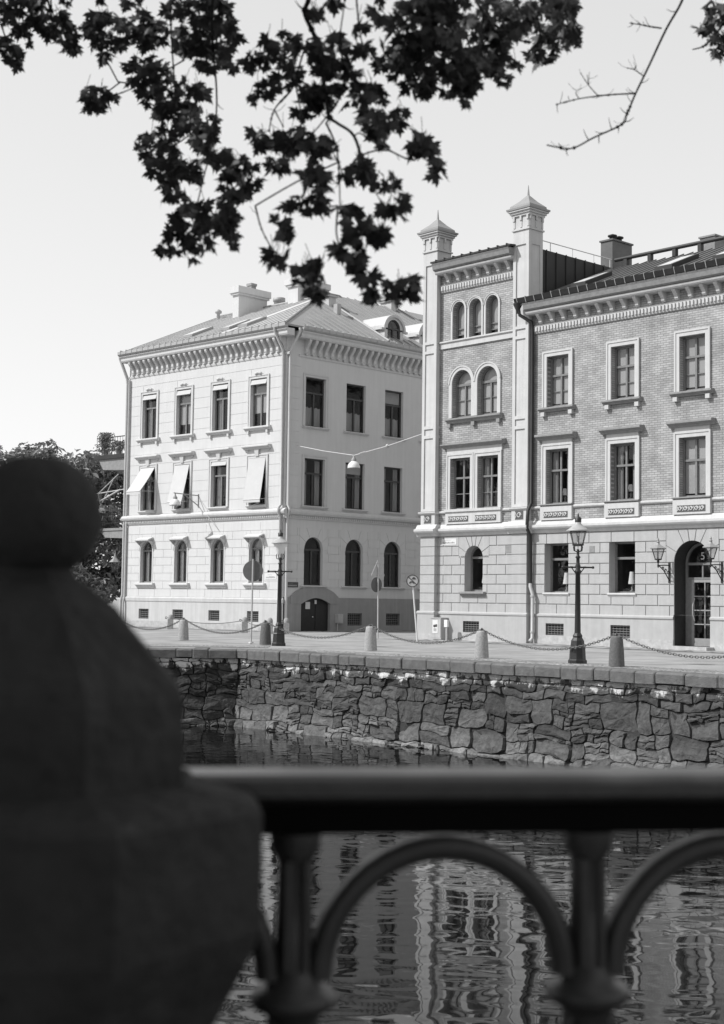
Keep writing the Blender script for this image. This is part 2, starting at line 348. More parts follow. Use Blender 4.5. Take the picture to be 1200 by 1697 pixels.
def ashlar(mb, x0, x1, zj, holes, bw, off, joint=.022, p=.03, y=0., vous=()):
    """raised blocks between open joints. zj: list of course lines; holes cut the blocks; vous: (xc, zspring, r, half_width, ztop, angles)"""
    for k in range(len(zj) - 1):
        za, zb = zj[k] + joint / 2, zj[k + 1] - joint / 2; mz = (za + zb) / 2
        ex = [(h[0], h[1]) for h in holes if h[2] < zb - .02 and h[3] > za + .02 and not (len(h) > 4 and h[4] and mz > h[3] - (h[1] - h[0]) / 2)]
        ex += [(v[0] - v[3], v[0] + v[3]) for v in vous if v[1] < mz < v[4]]
        o = off if k % 2 == 0 else off + bw / 2
        xs = [x0]; q = x0 + ((o - x0) % bw)
        while q < x1 - .08:
            if q > x0 + .08: xs.append(q)
            q += bw
        xs.append(x1)
        for i in range(len(xs) - 1):
            a = xs[i] + (joint / 2 if i else 0); b = xs[i + 1] - (joint / 2 if i < len(xs) - 2 else 0); segs = [(a, b)]
            for e0, e1 in ex:
                ns = []
                for s0, s1 in segs:
                    if e1 <= s0 or e0 >= s1: ns.append((s0, s1)); continue
                    if e0 > s0: ns.append((s0, e0))
                    if e1 < s1: ns.append((e1, s1))
                segs = ns
            for s0, s1 in segs:
                if s1 - s0 > .03: mb.box(s0, s1, y - p, y, za, zb)
    for xc, zs_, r, hw, zt, angs in vous:
        g = joint / 2
        for i in range(len(angs) - 1):
            a0, a1 = angs[i], angs[i + 1]; inn = []; out = []
            for t in range(7):
                a = a0 + (a1 - a0) * t / 6; da = (g / r if t == 0 else (-g / r if t == 6 else 0)); aa = a + da
                inn.append((xc + r * cos(aa), zs_ + r * sin(aa)))
                c, s_ = cos(a), sin(a); L = min(hw / abs(c) if abs(c) > 1e-6 else 1e9, (zt - zs_) / s_ if s_ > 1e-6 else 1e9)
                sh = g if t == 0 else (-g if t == 6 else 0)
                px, pz = xc + L * c - sh * s_, zs_ + L * s_ + sh * c
                out.append((min(max(px, xc - hw + g), xc + hw - g), min(max(pz, zs_ + g * .5), zt - g)))
            corner = math.atan2(zt - zs_, hw); 
            pts = inn + out[::-1]
            for ca in (corner, pi - corner):
                if a0 < ca < a1:
                    cx_ = xc + (hw - g if ca < pi / 2 else -hw + g); k = [j for j in range(6) if a0 + (a1 - a0) * j / 6 <= ca < a0 + (a1 - a0) * (j + 1) / 6][0]
                    o2 = out[:k + 1] + [(cx_, zt - g)] + out[k + 1:]; pts = inn + o2[::-1]
            mb.prism([(a, y - p, b) for a, b in pts], (0, p, 0))
def dentils(mb, x0, x1, step, w, y0, y1, z0, z1):
    n = int((x1 - x0) / step)
    for i in range(n): x = x0 + (i + .5) * (x1 - x0) / n; mb.box(x - w / 2, x + w / 2, y0, y1, z0, z1)
def brackets(mb, x0, x1, step, w, z0, z1, d0, d1, ball=.06):
    n = max(1, int(round((x1 - x0) / step)))
    for i in range(n):
        x = x0 + (i + .5) * (x1 - x0) / n; h = z1 - z0
        prof = [(0, z0), (-d0 * .6, z0 + h * .02), (-d0, z0 + h * .16), (-d0 * 1.05, z0 + h * .35), (-(d0 + d1) * .45, z0 + h * .55), (-d1 * .9, z0 + h * .75), (-d1, z0 + h * .86), (-d1, z1), (0, z1)]
        mb.extx(prof, x - w / 2, x + w / 2)
        if ball: mb.ball((x, -d0 * .8, z0 - ball * .3), ball, 8, 5)

WCACHE = {}
def win_meshes(style, w, h, arch, fm):
    key = (style, round(w, 3), round(h, 3), arch, fm.name)
    if key in WCACHE: return WCACHE[key]
    f = MB(); p = MB(); d = {'BG': .34, 'A': .16}.get(style, .2); t = .075; hw = w / 2; zs = h - hw if arch else h; y0, y1 = d, d + .07
    def bar(x0, x1, z0, z1, ya=y0, yb=y1): f.box(x0, x1, ya, yb, z0, z1)
    bar(-hw, -hw + t, 0, zs); bar(hw - t, hw, 0, zs); bar(-hw + t, hw - t, 0, t)
    if arch: f.ring(0, zs, hw - t, hw, y0, y1, n=18)
    else: bar(-hw + t, hw - t, h - t, h)
    xi = hw - t; e = .004
    if style == 'A':
        zt = zs - .04 if arch else h * .67
        bar(-xi, xi, zt, zt + .09, y0 - .02); bar(-.045, .045, t, zt, y0 - .01)
    elif style in ('B2', 'B3'):
        zt = h * .6
        bar(-xi, xi, zt, zt + .08, y0 - .02); bar(-.04, .04, t, zt, y0 - .01, y1 - e); bar(-.04, .04, zt + .08, h - t, y0 - .01, y1 - e)
        if style == 'B3': bar(-xi, -.04, h * .3, h * .3 + .03, y0 + .02, y1 - .01); bar(.04, xi, h * .3, h * .3 + .03, y0 + .02, y1 - .01)
    elif style == 'BG':
        zt = zs - .02 if arch else h * .66
        bar(-xi, xi, zt, zt + .09, y0 - .02)
    elif style == 'BA':
        zt = zs - .1; bar(-xi, xi, zt, zt + .1, y0 - .02); bar(-.035, .035, t, zt, y0 - .01); bar(-xi, -.035, h * .36, h * .36 + .03, y0 + .02, y1 - .01); bar(.035, xi, h * .36, h * .36 + .03, y0 + .02, y1 - .01)
    elif style == 'BT':
        for q in (.12, .28): bar(-xi, xi, h * q, h * q + .05, y0 + .01, y1 - .01)
    yp = d + .045
    if arch: p.poly([(-xi, yp, t), (xi, yp, t)] + [(x, yp, z) for x, z in arc_pts(0, zs, xi, 0, pi, 18)])
    else: p.poly([(-xi, yp, t), (xi, yp, t), (xi, yp, h - t), (-xi, yp, h - t)])
    r = (f.make('window_frame', fm), p.make('window_pane', glass)); WCACHE[key] = r; return r
def window(parent, F, xc, z0, w, h, style='A', arch=False, fm=None, blind=None, curtain=None, extra=()):
    fme, pme = win_meshes(style, w, h, arch, fm or frame_dark); W = F @ T(xc, 0, z0)
    o = obj('window', fme, parent, W); obj('pane', pme, o, W)
    hw = w / 2 - .08; top = h - w / 2 if arch else h - .08
    if blind:      # blind = share of the opening that it covers, from the top
        key = ('blind', w, h, arch, blind, style)
        if key not in WCACHE:
            b = MB(); y = .235 if style == 'A' else .275; zb = .08 + (h - .16) * (1 - blind)
            if arch: b.poly([(-hw, y, zb), (hw, y, zb)] + [(x, y, z) for x, z in arc_pts(0, top, hw, 0, pi, 12)])
            else: b.box(-hw, hw, y, y + .01, zb, h - .06)
            WCACHE[key] = b.make('blind', blind_m)
        obj('blind', WCACHE[key], o, W)
    if curtain:    # 'cafe': lower half with a scalloped head, 'sides': two drawn-back panels
        key = ('curt', w, h, curtain)
        if key not in WCACHE:
            b = MB()
            def drape(x0, x1, z0_, z1_, amp=.03, sc=0.):
                n = 24; vs = []
                for i in range(n + 1):
                    x = x0 + (x1 - x0) * i / n; y = .31 + amp * sin(i * 1.9); vs += [(x, y, z0_), (x, y, z1_ - sc * abs(sin(pi * i / n * 4)))]
                b.mesh(vs, [(2 * i, 2 * i + 2, 2 * i + 3, 2 * i + 1) for i in range(n)], True)
            if curtain == 'cafe': drape(-hw, hw, .08, h * .42, .02, .06)
            else: drape(-hw, -hw * .45, .08, h - .08); drape(hw * .45, hw, .08, h - .08)
            WCACHE[key] = b.make('curtain', curtain_m)
        obj('curtain', WCACHE[key], o, W)
    for nm, mb_, mt in [e for e in extra if e[1].v]:
        key = (nm, id(mb_))
        if key not in WCACHE: WCACHE[key] = mb_.make(nm, mt)
        obj(nm, WCACHE[key], o, W)
    return o
def surround(w, h, t, p, arch=False, ydown=0.):
    b = MB(); hw = w / 2
    if arch:
        zs = h - hw; b.box(-hw - t, -hw, -p, 0, ydown, zs); b.box(hw, hw + t, -p, 0, ydown, zs); b.ring(0, zs, hw, hw + t, -p, 0, n=18)
        b.ring(0, zs, hw + t * .72, hw + t + .012, -p - .025, -p, n=18)
    else:
        b.box(-hw - t, -hw, -p, 0, ydown, h); b.box(hw, hw + t, -p, 0, ydown, h); b.box(-hw - t, hw + t, -p, 0, h, h + t)
        e = t * .3; b.box(-hw - t - .01, -hw - t + e, -p - .025, -p, ydown, h + t - e); b.box(hw + t - e, hw + t + .01, -p - .025, -p, ydown, h + t - e); b.box(-hw - t - .01, hw + t + .01, -p - .025, -p, h + t - e, h + t + .01)
    return b
def mould(w, z0, z1, p, steps=3):
    b = MB(); hw = w / 2; h = z1 - z0
    prof = [(.0, z0), (-p * .45, z0), (-p * .5, z0 + h * .3), (-p * .85, z0 + h * .55), (-p, z0 + h * .6), (-p, z0 + h * .9), (-p * .9, z1), (0, z1 + .02)]
    b.extx(prof, -hw, hw); return b
# ------------------------------------------------------------------ ground, water
def rect(x0, x1, y0, y1, z, nx=1):
    b = MB(); b.poly([(x0, y0, z), (x1, y0, z), (x1, y1, z), (x0, y1, z)]); return b
BEND = Vector((-3.75, 44.95, 0)); QU = Vector((.688, -.7257, 0)); QN = Vector((-.7257, -.688, 0))
LEFTQ = Vector((-60, 44.0, 0))
far = BEND + QU * 90
struct('ground', rect(-1500, 1500, -400, 2200, -4.2), earth)
struct('water', rect(-400, 400, -200, 160, -2.4), water_m)
st = MB()      # land beyond the canal, one sheet to the horizon
st.poly([tuple(LEFTQ + Vector((0, .5, -.03))), tuple(BEND + Vector((.2, .6, -.03))), tuple(far + Vector((.4, .4, -.03))), (1400, far.y, -.03), (1400, 2000, -.03), (-1400, 2000, -.03), (-1400, 44.5, -.03)])
struct('road', st, asphalt)
def strip(p0, p1, n, d0, d1, z):
    n = Vector(n); a, b, c, d = p0 + n * d0, p1 + n * d0, p1 + n * d1, p0 + n * d1
    return MB().poly([(v.x, v.y, z) for v in (a, b, c, d)])
struct('quay_pavement', strip(BEND, far, -QN, .45, 2.1, -.022), cobble_m)
struct('quay_pavement_west', strip(LEFTQ, BEND + Vector((.7, 1.2, 0)), (0, 1, 0), .45, 2.4, -.018), cobble_m)

# ------------------------------------------------------------------ pale corner building (A)
AO = Vector((-3.88, 70.94, 0)); AU = Vector((.7239, -.6899, 0)); AN = Vector((-.6899, -.7239, 0))
SU = Vector((.7078, .7065, 0)); SN = Vector((.7065, -.7078, 0))
FA = frame(AO, AU, AN); FS = frame(AO, SU, SN)
def walk(name, F, x0, x1, d, z, m_=None): b = MB(); b.poly([(x0, .3, z), (x0, -d, z), (x1, -d, z), (x1, .3, z)]); return struct(name, b, m_ or pavement_m, F)
walk('pavement_corner', FA, -14.5, .8, 1.7, -.018); walk('pavement_side', FS, .8, 19, 1.2, -.014)
bA = thing('corner_building', 'pale plastered three-storey corner building with light sheet-metal roof, chimneys and awnings', 'building', FA)
ax = [-11.02, -8.04, -5.03, -2.03]; sx_ = [2.02, 4.93, 7.83, 10.75, 13.65, 16.55]
gfA = [(x - .52, x + .52, 2.39, 4.66, True) for x in ax]; r2A = [(x - .62, x + .62, 6.35, 8.76) for x in ax]; r3A = [(x - .62, x + .62, 10.37, 12.86) for x in ax]
bsA = [(x - .44, x + .44, .41, .95) for x in (-11.1, -8.15, -5.17, -2.15)]
gfS = [(x - .65, x + .65, 2.28, 4.75, True) for x in sx_]; r2S = [(x - .71, x + .71, 6.32, 8.76) for x in sx_]; r3S = [(x - .71, x + .71, 10.38, 12.92) for x in sx_]
bsS = [(x - .54, x + .54, .26, .89) for x in (5.02, 7.9, 10.9, 13.8)]; doorS = (1.2, 3.23, -.1, 1.66)
LA = -12.93; ES = 19.0
w = MB(); wall(w, LA, 0, 1.3, 15.2, gfA + r2A + r3A)
cA = [1.62 + .43 * i for i in range(10)]
ashlar(w, LA, 0, cA, gfA, 1.42, -.3, .02, .018, 0, [(x, 4.14, .52, .75, 5.06, [0, .6, 1.1, pi - 1.1, pi - .6, pi]) for x in ax])
ashlar(w, LA, 0, [6.15 + .556 * i for i in range(15)], r2A + r3A, 40, 20, .018, .012)
w.poly([(LA, 0, -.2), (LA, 0, 15.2), (LA, 13.2, 15.2), (LA, 13.2, -.2)])
w.poly([(LA, 0, 15.2), (LA, 6.6, 18.3), (LA, 13.2, 15.2)])
w.poly([(LA, 13.2, -.2), (LA, 13.2, 15.2), (-2, 13.2, 15.2), (-2, 13.2, -.2)])
part('front_wall', w, white, bA, FA)
w = MB(); wall(w, 0, ES, 1.68, 15.2, gfS + r2S + r3S)
ashlar(w, 0.06, ES, [2.2 + .43 * i for i in range(8)], gfS, 1.45, .9, .02, .018, 0, [(x, 4.1, .65, 1.0, 5.21, [0, .62, 1.15, pi - 1.15, pi - .62, pi]) for x in sx_])
ashlar(w, .06, .92, [6.15 + .556 * i for i in range(15)], [], 40, 20, .018, .012)
w.poly([(ES, 0, -.3), (ES, 0, 15.2), (ES, 9, 15.2), (ES, 9, -.3)]); w.poly([(ES, 9, 15.2), (ES, 9, -.3), (8, 9, -.3), (8, 9, 15.2)])
part('side_wall', w, white, bA, FS)
w = MB(); wall(w, LA - .06, .06, -.3, 1.38, bsA, -.06, .3); w.extx([(0, 1.36), (-.09, 1.38), (-.1, 1.56), (-.04, 1.62), (0, 1.62)], LA - .06, .06)
w.poly([(LA - .06, -.06, -.3), (LA - .06, -.06, 1.38), (LA - .06, 13, 1.38), (LA - .06, 13, -.3)])
part('front_plinth', w, plinth_a, bA, FA)
w = MB(); w.box(LA - .07, .07, -.075, -.06, -.3, .3); part('foundation_course', w, base_stone, bA, FA)
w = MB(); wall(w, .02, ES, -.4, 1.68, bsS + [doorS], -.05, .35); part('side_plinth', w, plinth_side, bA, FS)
w = MB(); arc = [(1.2 + 2.03 * k / 10, 1.36 + .30 * sin(pi * k / 10)) for k in range(11)]      # raised field with a segmental arch round the door
top = [(.45 + 3.33 * k / 10, 1.72 + .56 * sin(pi * k / 10) ** .7) for k in range(11)]
for k in range(10): w.prism([(arc[k][0], -.075, arc[k][1]), (arc[k + 1][0], -.075, arc[k + 1][1]), (top[k + 1][0], -.075, top[k + 1][1]), (top[k][0], -.075, top[k][1])], (0, .08, 0))
w.prism([(.45, -.075, 1.36), (1.2, -.075, 1.36), (.45, -.075, 1.72)], (0, .08, 0)); w.prism([(3.23, -.075, 1.36), (3.78, -.075, 1.36), (3.78, -.075, 1.72)], (0, .08, 0))
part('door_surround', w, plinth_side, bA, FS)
d = MB(); d.prism([(1.22, .12, -.1), (3.21, .12, -.1), (3.21, .12, 1.35), (2.9, .12, 1.55), (2.2, .12, 1.66), (1.5, .12, 1.55), (1.22, .12, 1.35)], (0, .06, 0))
for a, b in ((1.3, 2.17), (2.25, 3.12)):
    for c, e in ((0, .5), (.58, 1.3)): d.box(a + .08, b - .08, .1, .12, c + .02, e)
do = part('carriage_door', d, wood_door, bA, FS); tag(do, 'black double door with segmental head and two pinned papers')
h = MB(); h.ball((2.12, .08, .7), .035, 8, 5); part('door_handle', h, enamel, do, FS)
h = MB(); h.box(1.62, 1.93, .085, .095, 1.1, 1.46); part('pinned_notice', h, plate_a, do, FS)
h = MB(); h.box(2.25, 2.39, .085, .095, 1.36, 1.56); part('pinned_notice', h, plate_a, do, FS)
# mouldings
def belt(F, x0, x1):
    b = MB(); b.extx([(0, 5.62), (-.05, 5.62), (-.07, 5.70), (-.07, 5.80), (-.2, 5.86), (-.24, 5.94), (-.24, 6.02), (-.1, 6.12), (0, 6.14)], x0, x1)
    dentils(b, x0 + .05, x1 - .05, .14, .07, -.12, -.07, 5.70, 5.80); return part('belt_course', b, white_trim, bA, F)
belt(FA, LA - .2, .2); belt(FS, .2, ES)
def cornice(F, x0, x1):
    b = MB(); b.extx([(0, 13.88), (-.04, 13.88), (-.06, 13.98), (0, 14.02)], x0 + .3, x1 - .3)
    b.extx([(0, 14.78), (-.46, 14.78), (-.5, 14.86), (-.5, 14.98), (-.58, 15.06), (-.58, 15.12), (0, 15.14)], x0, x1); o = part('cornice', b, white_trim, bA, F)
    b = MB(); brackets(b, x0 + .5, x1 - .45, .445, .17, 14.05, 14.78, .14, .42); part('bracket_row', b, white_trim, o, F)
    b = MB(); b.extx([(-.45, 15.13), (-.62, 15.13), (-.68, 15.2), (-.68, 15.36), (-.64, 15.36), (-.64, 15.26), (-.45, 15.26)], x0, x1)
    for i in range(int((x1 - x0) / .5)): b.box(x0 + .25 + i * .5, x0 + .28 + i * .5, -.70, -.40, 15.2, 15.42)
    part('gutter', b, zinc, bA, F)
cornice(FA, LA - .3, .52); cornice(FS, .52, ES)
# windows
sA = surround(1.24, 2.49, .17, .05); sillA = mould(1.92, -.2, .0, .22); sillA2 = mould(1.5, -.14, 0, .16)
for s_ in (-.72, .72): sillA.box(s_ - .07, s_ + .07, -.12, 0, -.34, -.2)
shell = MB(); shell.box(-.3, .3, -.08, -.05, 2.64, 2.72)
for k in range(-2, 3): shell.ball((k * .09, -.09, 2.78 - abs(k) * .02), .075, 8, 5)
sA2 = surround(1.24, 2.41, .17, .05); hoodA = mould(2.02, 2.86, 3.06, .28)
hoodA.prism([(-.12, -.10, 2.5), (.12, -.10, 2.5), (.16, -.14, 2.86), (-.16, -.14, 2.86)], (0, .1, 0))
for s_ in (-.8, .8): hoodA.box(s_ - .1, s_ + .1, -.06, 0, 2.76, 2.86)
gfSill = mould(1.56, -.27, -.03, .2); gfSur = surround(1.04, 2.27, .09, .035, True)
def awning(wd, zt, out, zb):
    b = MB(); n = 8; vs = []
    for i in range(n + 1):
        t = i / n; y = -.06 - out * t; z = zt + (zb - zt) * t - .05 * sin(pi * t)
        vs += [(-wd / 2, y, z), (wd / 2, y, z), (wd / 2, y + .012, z - .015), (-wd / 2, y + .012, z - .015)]
    fs = []
    for i in range(n):
        for j in range(4): fs.append((4 * i + j, 4 * i + (j + 1) % 4, 4 * i + 4 + (j + 1) % 4, 4 * i + 4 + j))
    b.mesh(vs, fs); b.box(-wd / 2, wd / 2, -.065 - out, -.06 - out, zb - .16, zb)
    b.tube([(-wd / 2, -.06 - out, zb - .01), (wd / 2, -.06 - out, zb - .01)], .025, 6)
    for s_ in (-1, 1): b.tube([(s_ * wd / 2, -.06 - out, zb), (s_ * wd / 2, -.02, zb + .05)], .012, 5)
    return b
aw = [awning(1.2, 2.38, .98, 1.02), awning(1.2, 2.38, .5, .36), None, awning(1.25, 2.4, .34, .27)]
roll = MB(); roll.prism([(-.58, -.08, 2.18), (.58, -.08, 2.18), (.58, -.02, 2.42), (-.58, -.02, 2.42)], (0, .03, 0)); roll.tube([(-.58, -.08, 2.19), (.58, -.08, 2.19)], .03, 6)
for i, x in enumerate(ax):
    window(bA, FA, x, 10.37, 1.24, 2.49, 'A', fm=frame_mid, curtain='sides' if i in (0, 2) else None, blind=(.0, .78, .0, .72)[i], extra=[('surround', sA, white_trim), ('sill', sillA, white_trim), ('shell_ornament', shell, white_trim), ('rolled_awning', roll, awning_m)])
    ex = [('surround', sA2, white_trim), ('sill', sillA2, white_trim), ('hood', hoodA, white_trim)]
    o = window(bA, FA, x, 6.35, 1.24, 2.41, 'A', fm=frame_mid, curtain='sides', extra=ex + ([('rolled_awning', roll, awning_m)] if i == 2 else []))
    if aw[i]: part('awning', aw[i], awning_m, o, FA @ T(x, 0, 6.35))
    hood = MB(); hood.prism([(-.6, -.05, 2.25), (-.6, -.4, 2.3), (-.6, -.4, 2.36), (-.6, -.05, 2.5)], (1.2, 0, 0))
    for s_ in (-.6, .56): hood.prism([(s_, 0, 2.0), (s_, -.38, 2.3), (s_, 0, 2.45)], (.04, 0, 0))
    window(bA, FA, x, 2.39, 1.04, 2.27, 'A', True, fm=frame_mid, blind=(0, .0, 0, .25)[i], curtain='sides', extra=[('surround', gfSur, white_trim), ('sill', gfSill, white_trim), ('folded_awning', hood, awning_m)])
sillS = mould(1.85, -.1, 0, .14); surS = surround(1.42, 2.54, .16, .02)
for i, x in enumerate(sx_[:5]):
    window(bA, FS, x, 10.38, 1.42, 2.54, 'A', curtain='cafe', blind=.26 if i == 2 else None, extra=[('sill', sillS, white_trim)] + ([('surround', surS, white_trim)] if i == 0 else []))
    window(bA, FS, x, 6.32, 1.42, 2.44, 'A', curtain='sides', blind=.22 if i == 1 else None, extra=[('sill', sillS, dull_stone)] + ([('surround', surround(1.42, 2.44, .16, .02), white_trim)] if i == 0 else []))
    window(bA, FS, x, 2.28, 1.30, 2.47, 'A', True, extra=[('sill', sillS, frame_dark)])
def grille(parent, F, x, z0, w_, h_, y):
    b = MB(); 
    for k in range(5): b.box(x - w_ / 2, x + w_ / 2, y + .06, y + .09, z0 + h_ * (k + .5) / 5 - .012, z0 + h_ * (k + .5) / 5 + .012)
    n = max(3, int(w_ / .14))
    for k in range(n): b.box(x - w_ / 2 + (k + .5) * w_ / n - .01, x - w_ / 2 + (k + .5) * w_ / n + .01, y + .09, y + .1, z0, z0 + h_)
    o = part('cellar_window', b, frame_mid, parent, F)
    p = MB(); p.poly([(x - w_ / 2, y + .2, z0), (x + w_ / 2, y + .2, z0), (x + w_ / 2, y + .2, z0 + h_), (x - w_ / 2, y + .2, z0 + h_)]); part('dark_opening', p, black_sheet, o, F)
for h in bsA: grille(bA, FA, (h[0] + h[1]) / 2, h[2], .88, .54, -.06)
for h in bsS: grille(bA, FS, (h[0] + h[1]) / 2, h[2], 1.08, .63, -.05)
r_ = MB()
for z in (5.95, 9.95, 14.3): r_.box(LA + .1, -.1, .23, 4.5, z, z + .2)
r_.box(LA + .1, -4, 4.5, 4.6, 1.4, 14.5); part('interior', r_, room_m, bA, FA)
r_ = MB()
for z in (1.4, 5.95, 9.95, 14.3): r_.box(.3, ES - .2, .23, 4.2, z, z + .2)
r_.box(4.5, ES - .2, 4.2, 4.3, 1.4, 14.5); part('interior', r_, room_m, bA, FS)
# downpipes
p = MB(); p.tube([(-.28, -.62, 15.2), (-.28, -.6, 15.0), (-.14, -.16, 14.1), (-.14, -.12, 13.8), (-.14, -.12, 6.3), (-.14, -.28, 6.15), (-.14, -.28, 5.9), (-.14, -.12, 5.7), (-.14, -.1, 1.8), (-.14, -.18, 1.5), (-.14, -.18, .1)], .075, 10)
part('downpipe', p, grey_metal, bA, FA)
p = MB(); p.tube([(.3, -.62, 15.2), (.3, -.6, 15.0), (.12, -.16, 14.1), (.12, -.11, 13.8), (.12, -.11, 6.3), (.12, -.26, 6.1), (.12, -.1, 5.7), (.12, -.1, .1)], .07, 10); part('downpipe', p, white_trim, bA, FS)
p = MB(); p.tube([(LA - .3, -.5, 15.2), (LA - .3, -.48, 15.0), (LA - .1, -.1, 13.9), (LA - .1, -.06, 13.6), (LA - .1, -.06, 1.7), (LA - .2, -.1, 1.4), (LA - .2, -.1, .1)], .09, 10)
p.tube([(LA + .12, -.1, 13.8), (LA + .12, -.1, 1.6), (LA + .12, -.18, 1.3), (LA + .12, -.18, .1)], .06, 8); part('downpipe', p, grey_metal, bA, FA)
# roof: front wing with a ridge along the front, side wing behind the hip
Ai = FA.inverted() @ FS
def s2a(x, y, z): return Ai @ Vector((x, y, z))
EZ = 15.34; eL, eR = Vector((LA - .32, -.6, EZ)), Vector((.45, -.6, EZ)); AP = Vector((-4.6, 6.65, 18.5)); RL = Vector((LA - .3, 6.6, 18.5))
apS = Ai.inverted() @ AP; SE = s2a(ES, -.6, EZ); SR = s2a(ES, apS.y, 18.5)
th = Vector((0, 0, -.1))
def seams(b, P0, P1, Q0, Q1, n, hgt=.05, w_=.025):
    for i in range(1, n):
        t = i / n; a = P0.lerp(P1, t); c = Q0.lerp(Q1, t); dirv = (P1 - P0).normalized() * w_
        b.prism([a - dirv, a + dirv, a + dirv + Vector((0, 0, hgt)), a - dirv + Vector((0, 0, hgt))], c - a)
rf = MB(); rf.prism([eL, eR, AP, RL], th); rf.prism([RL, AP, Vector((-4.6, 13.3, EZ)), Vector((LA - .3, 13.8, EZ))], th)
seams(rf, eL, eL.lerp(eR, (AP.x - eL.x) / (eR.x - eL.x)), RL, AP, 15); 
for i in range(1, 8):                        # shorter seams that run into the hip
    t = i / 8; a = Vector((AP.x + (eR.x - AP.x) * t, -.6, EZ)); c = AP.lerp(eR, t); d_ = Vector((.025, 0, 0))
    rf.prism([a - d_, a + d_, a + d_ + Vector((0, 0, .05)), a - d_ + Vector((0, 0, .05))], c - a)
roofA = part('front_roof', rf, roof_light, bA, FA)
rs = MB(); rs.prism([eR, s2a(6.75, -.6, EZ), s2a(6.75, apS.y, 18.5), AP], th); hp = Vector((0, 0, .06))
rs.prism([AP, s2a(6.75, apS.y, 18.5), s2a(8, 9.5, 15.6), s2a(6, 9.5, 15.6)], th)
k = 15.; slope = (18.5 - EZ) / (apS.y + .6); y2 = 5.75; z2 = EZ + (y2 + .6) * slope
rs.prism([s2a(6.75, -.6, EZ) + hp, SE + hp, s2a(ES, y2, z2) + hp, s2a(6.75, y2, z2) + hp], th * 2); rs.prism([s2a(6.75, y2, z2) + hp, s2a(ES, y2, z2) + hp, s2a(ES, 11, EZ), s2a(6.75, 11, EZ)], th)
for i in range(1, 24):
    x = .45 + i * .62
    if x < apS.x: top = eR.lerp(AP, (x - .45) / (apS.x - .45)); top = Ai.inverted() @ top; yt, zt = top.y, top.z
    elif x < 6.75: yt, zt = apS.y, 18.5
    else: yt, zt = y2, z2 + .06
    z0 = EZ + (.06 if x > 6.75 else 0); a = s2a(x, -.6, z0); c = s2a(x, yt, zt); d_ = s2a(x + .028, -.6, z0) - a
    rs.prism([a - d_, a + d_, a + d_ + Vector((0, 0, .06)), a - d_ + Vector((0, 0, .06))], c - a)
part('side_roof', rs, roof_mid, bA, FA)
h = MB(); h.tube([eR + Vector((0, 0, .04)), AP + Vector((0, 0, .06))], .06, 6); h.tube([RL + Vector((0, 0, .04)), AP + Vector((0, 0, .06))], .06, 6); h.tube([s2a(6.75, -.6, EZ + .1), s2a(6.75, y2, z2 + .1)], .07, 6); part('ridge_capping', h, zinc, bA, FA)
def zf(y): return EZ + (y + .6) * (18.5 - EZ) / 7.25
def skylight(x, y0, y1, w_=.75):
    b = MB(); b.prism([(x, y0, zf(y0) + .02), (x + w_, y0, zf(y0) + .02), (x + w_, y1, zf(y1) + .02), (x, y1, zf(y1) + .02)], (0, 0, .13)); o = part('skylight', b, roof_mid, bA, FA)
    b = MB(); b.prism([(x + .08, y0 + .1, zf(y0 + .1) + .152), (x + w_ - .08, y0 + .1, zf(y0 + .1) + .152), (x + w_ - .08, y1 - .1, zf(y1 - .1) + .152), (x + .08, y1 - .1, zf(y1 - .1) + .152)], (0, 0, .01)); part('skylight_pane', b, roof_light, o, FA)
skylight(-9.0, .4, 1.9, 1.0); skylight(-5.8, .5, 2.0); skylight(-4.5, .6, 2.0)
def chimney(F, x0, x1, y0, y1, z0, z1, capz, pots=(), mt=None, name='chimney'):
    b = MB(); b.box(x0, x1, y0, y1, z0, capz); b.box(x0 - .1, x1 + .1, y0 - .1, y1 + .1, capz, capz + .12); b.box(x0 - .17, x1 + .17, y0 - .17, y1 + .17, capz + .12, z1); o = part(name, b, mt or white, bA, F)
    for px, py in pots:
        b = MB(); b.box(px - .18, px + .18, py - .18, py + .18, z1, z1 + .34); b.box(px - .22, px + .22, py - .22, py + .22, z1 + .22, z1 + .36); part('chimney_pot', b, plinth_side, o, F)
chimney(FA, -9.62, -9.12, 4.7, 6.9, 17.2, 19.48, 18.98, [(-9.37, 5.9)])
chimney(FA, -6.7, -5.9, 6.3, 8.6, 18, 19.75, 19.3)
chimney(FS, 6.35, 6.9, 3.7, 4.3, 17.4, 18.55, 18.4, mt=plinth_a)
chimney(FS, 13.0, 13.5, 5.3, 6.2, 18, 19.7, 19.4, mt=plinth_a)
b = MB(); b.box(5.85, 6.15, 2.5, 2.8, 16.8, 17.75); part('roof_vent', b, zinc, bA, FS)
b = MB(); b.lathe([(.1, 0), (.1, .45), (.2, .5), (.2, .62), (.05, .72)], (-11.7, 5.4, 17.85), 12); part('roof_vent', b, zinc, bA, FA)
b = MB(); b.box(-11.3, -10.3, 7.2, 7.6, 18, 18.75); part('roof_vent', b, zinc, bA, FA)
b = MB(); b.lathe([(.3, 0), (.3, .5), (.36, .55), (.36, .75), (.05, .8)], (-8.3, 7.1, 18.3), 14); part('roof_vent', b, zinc, bA, FA)
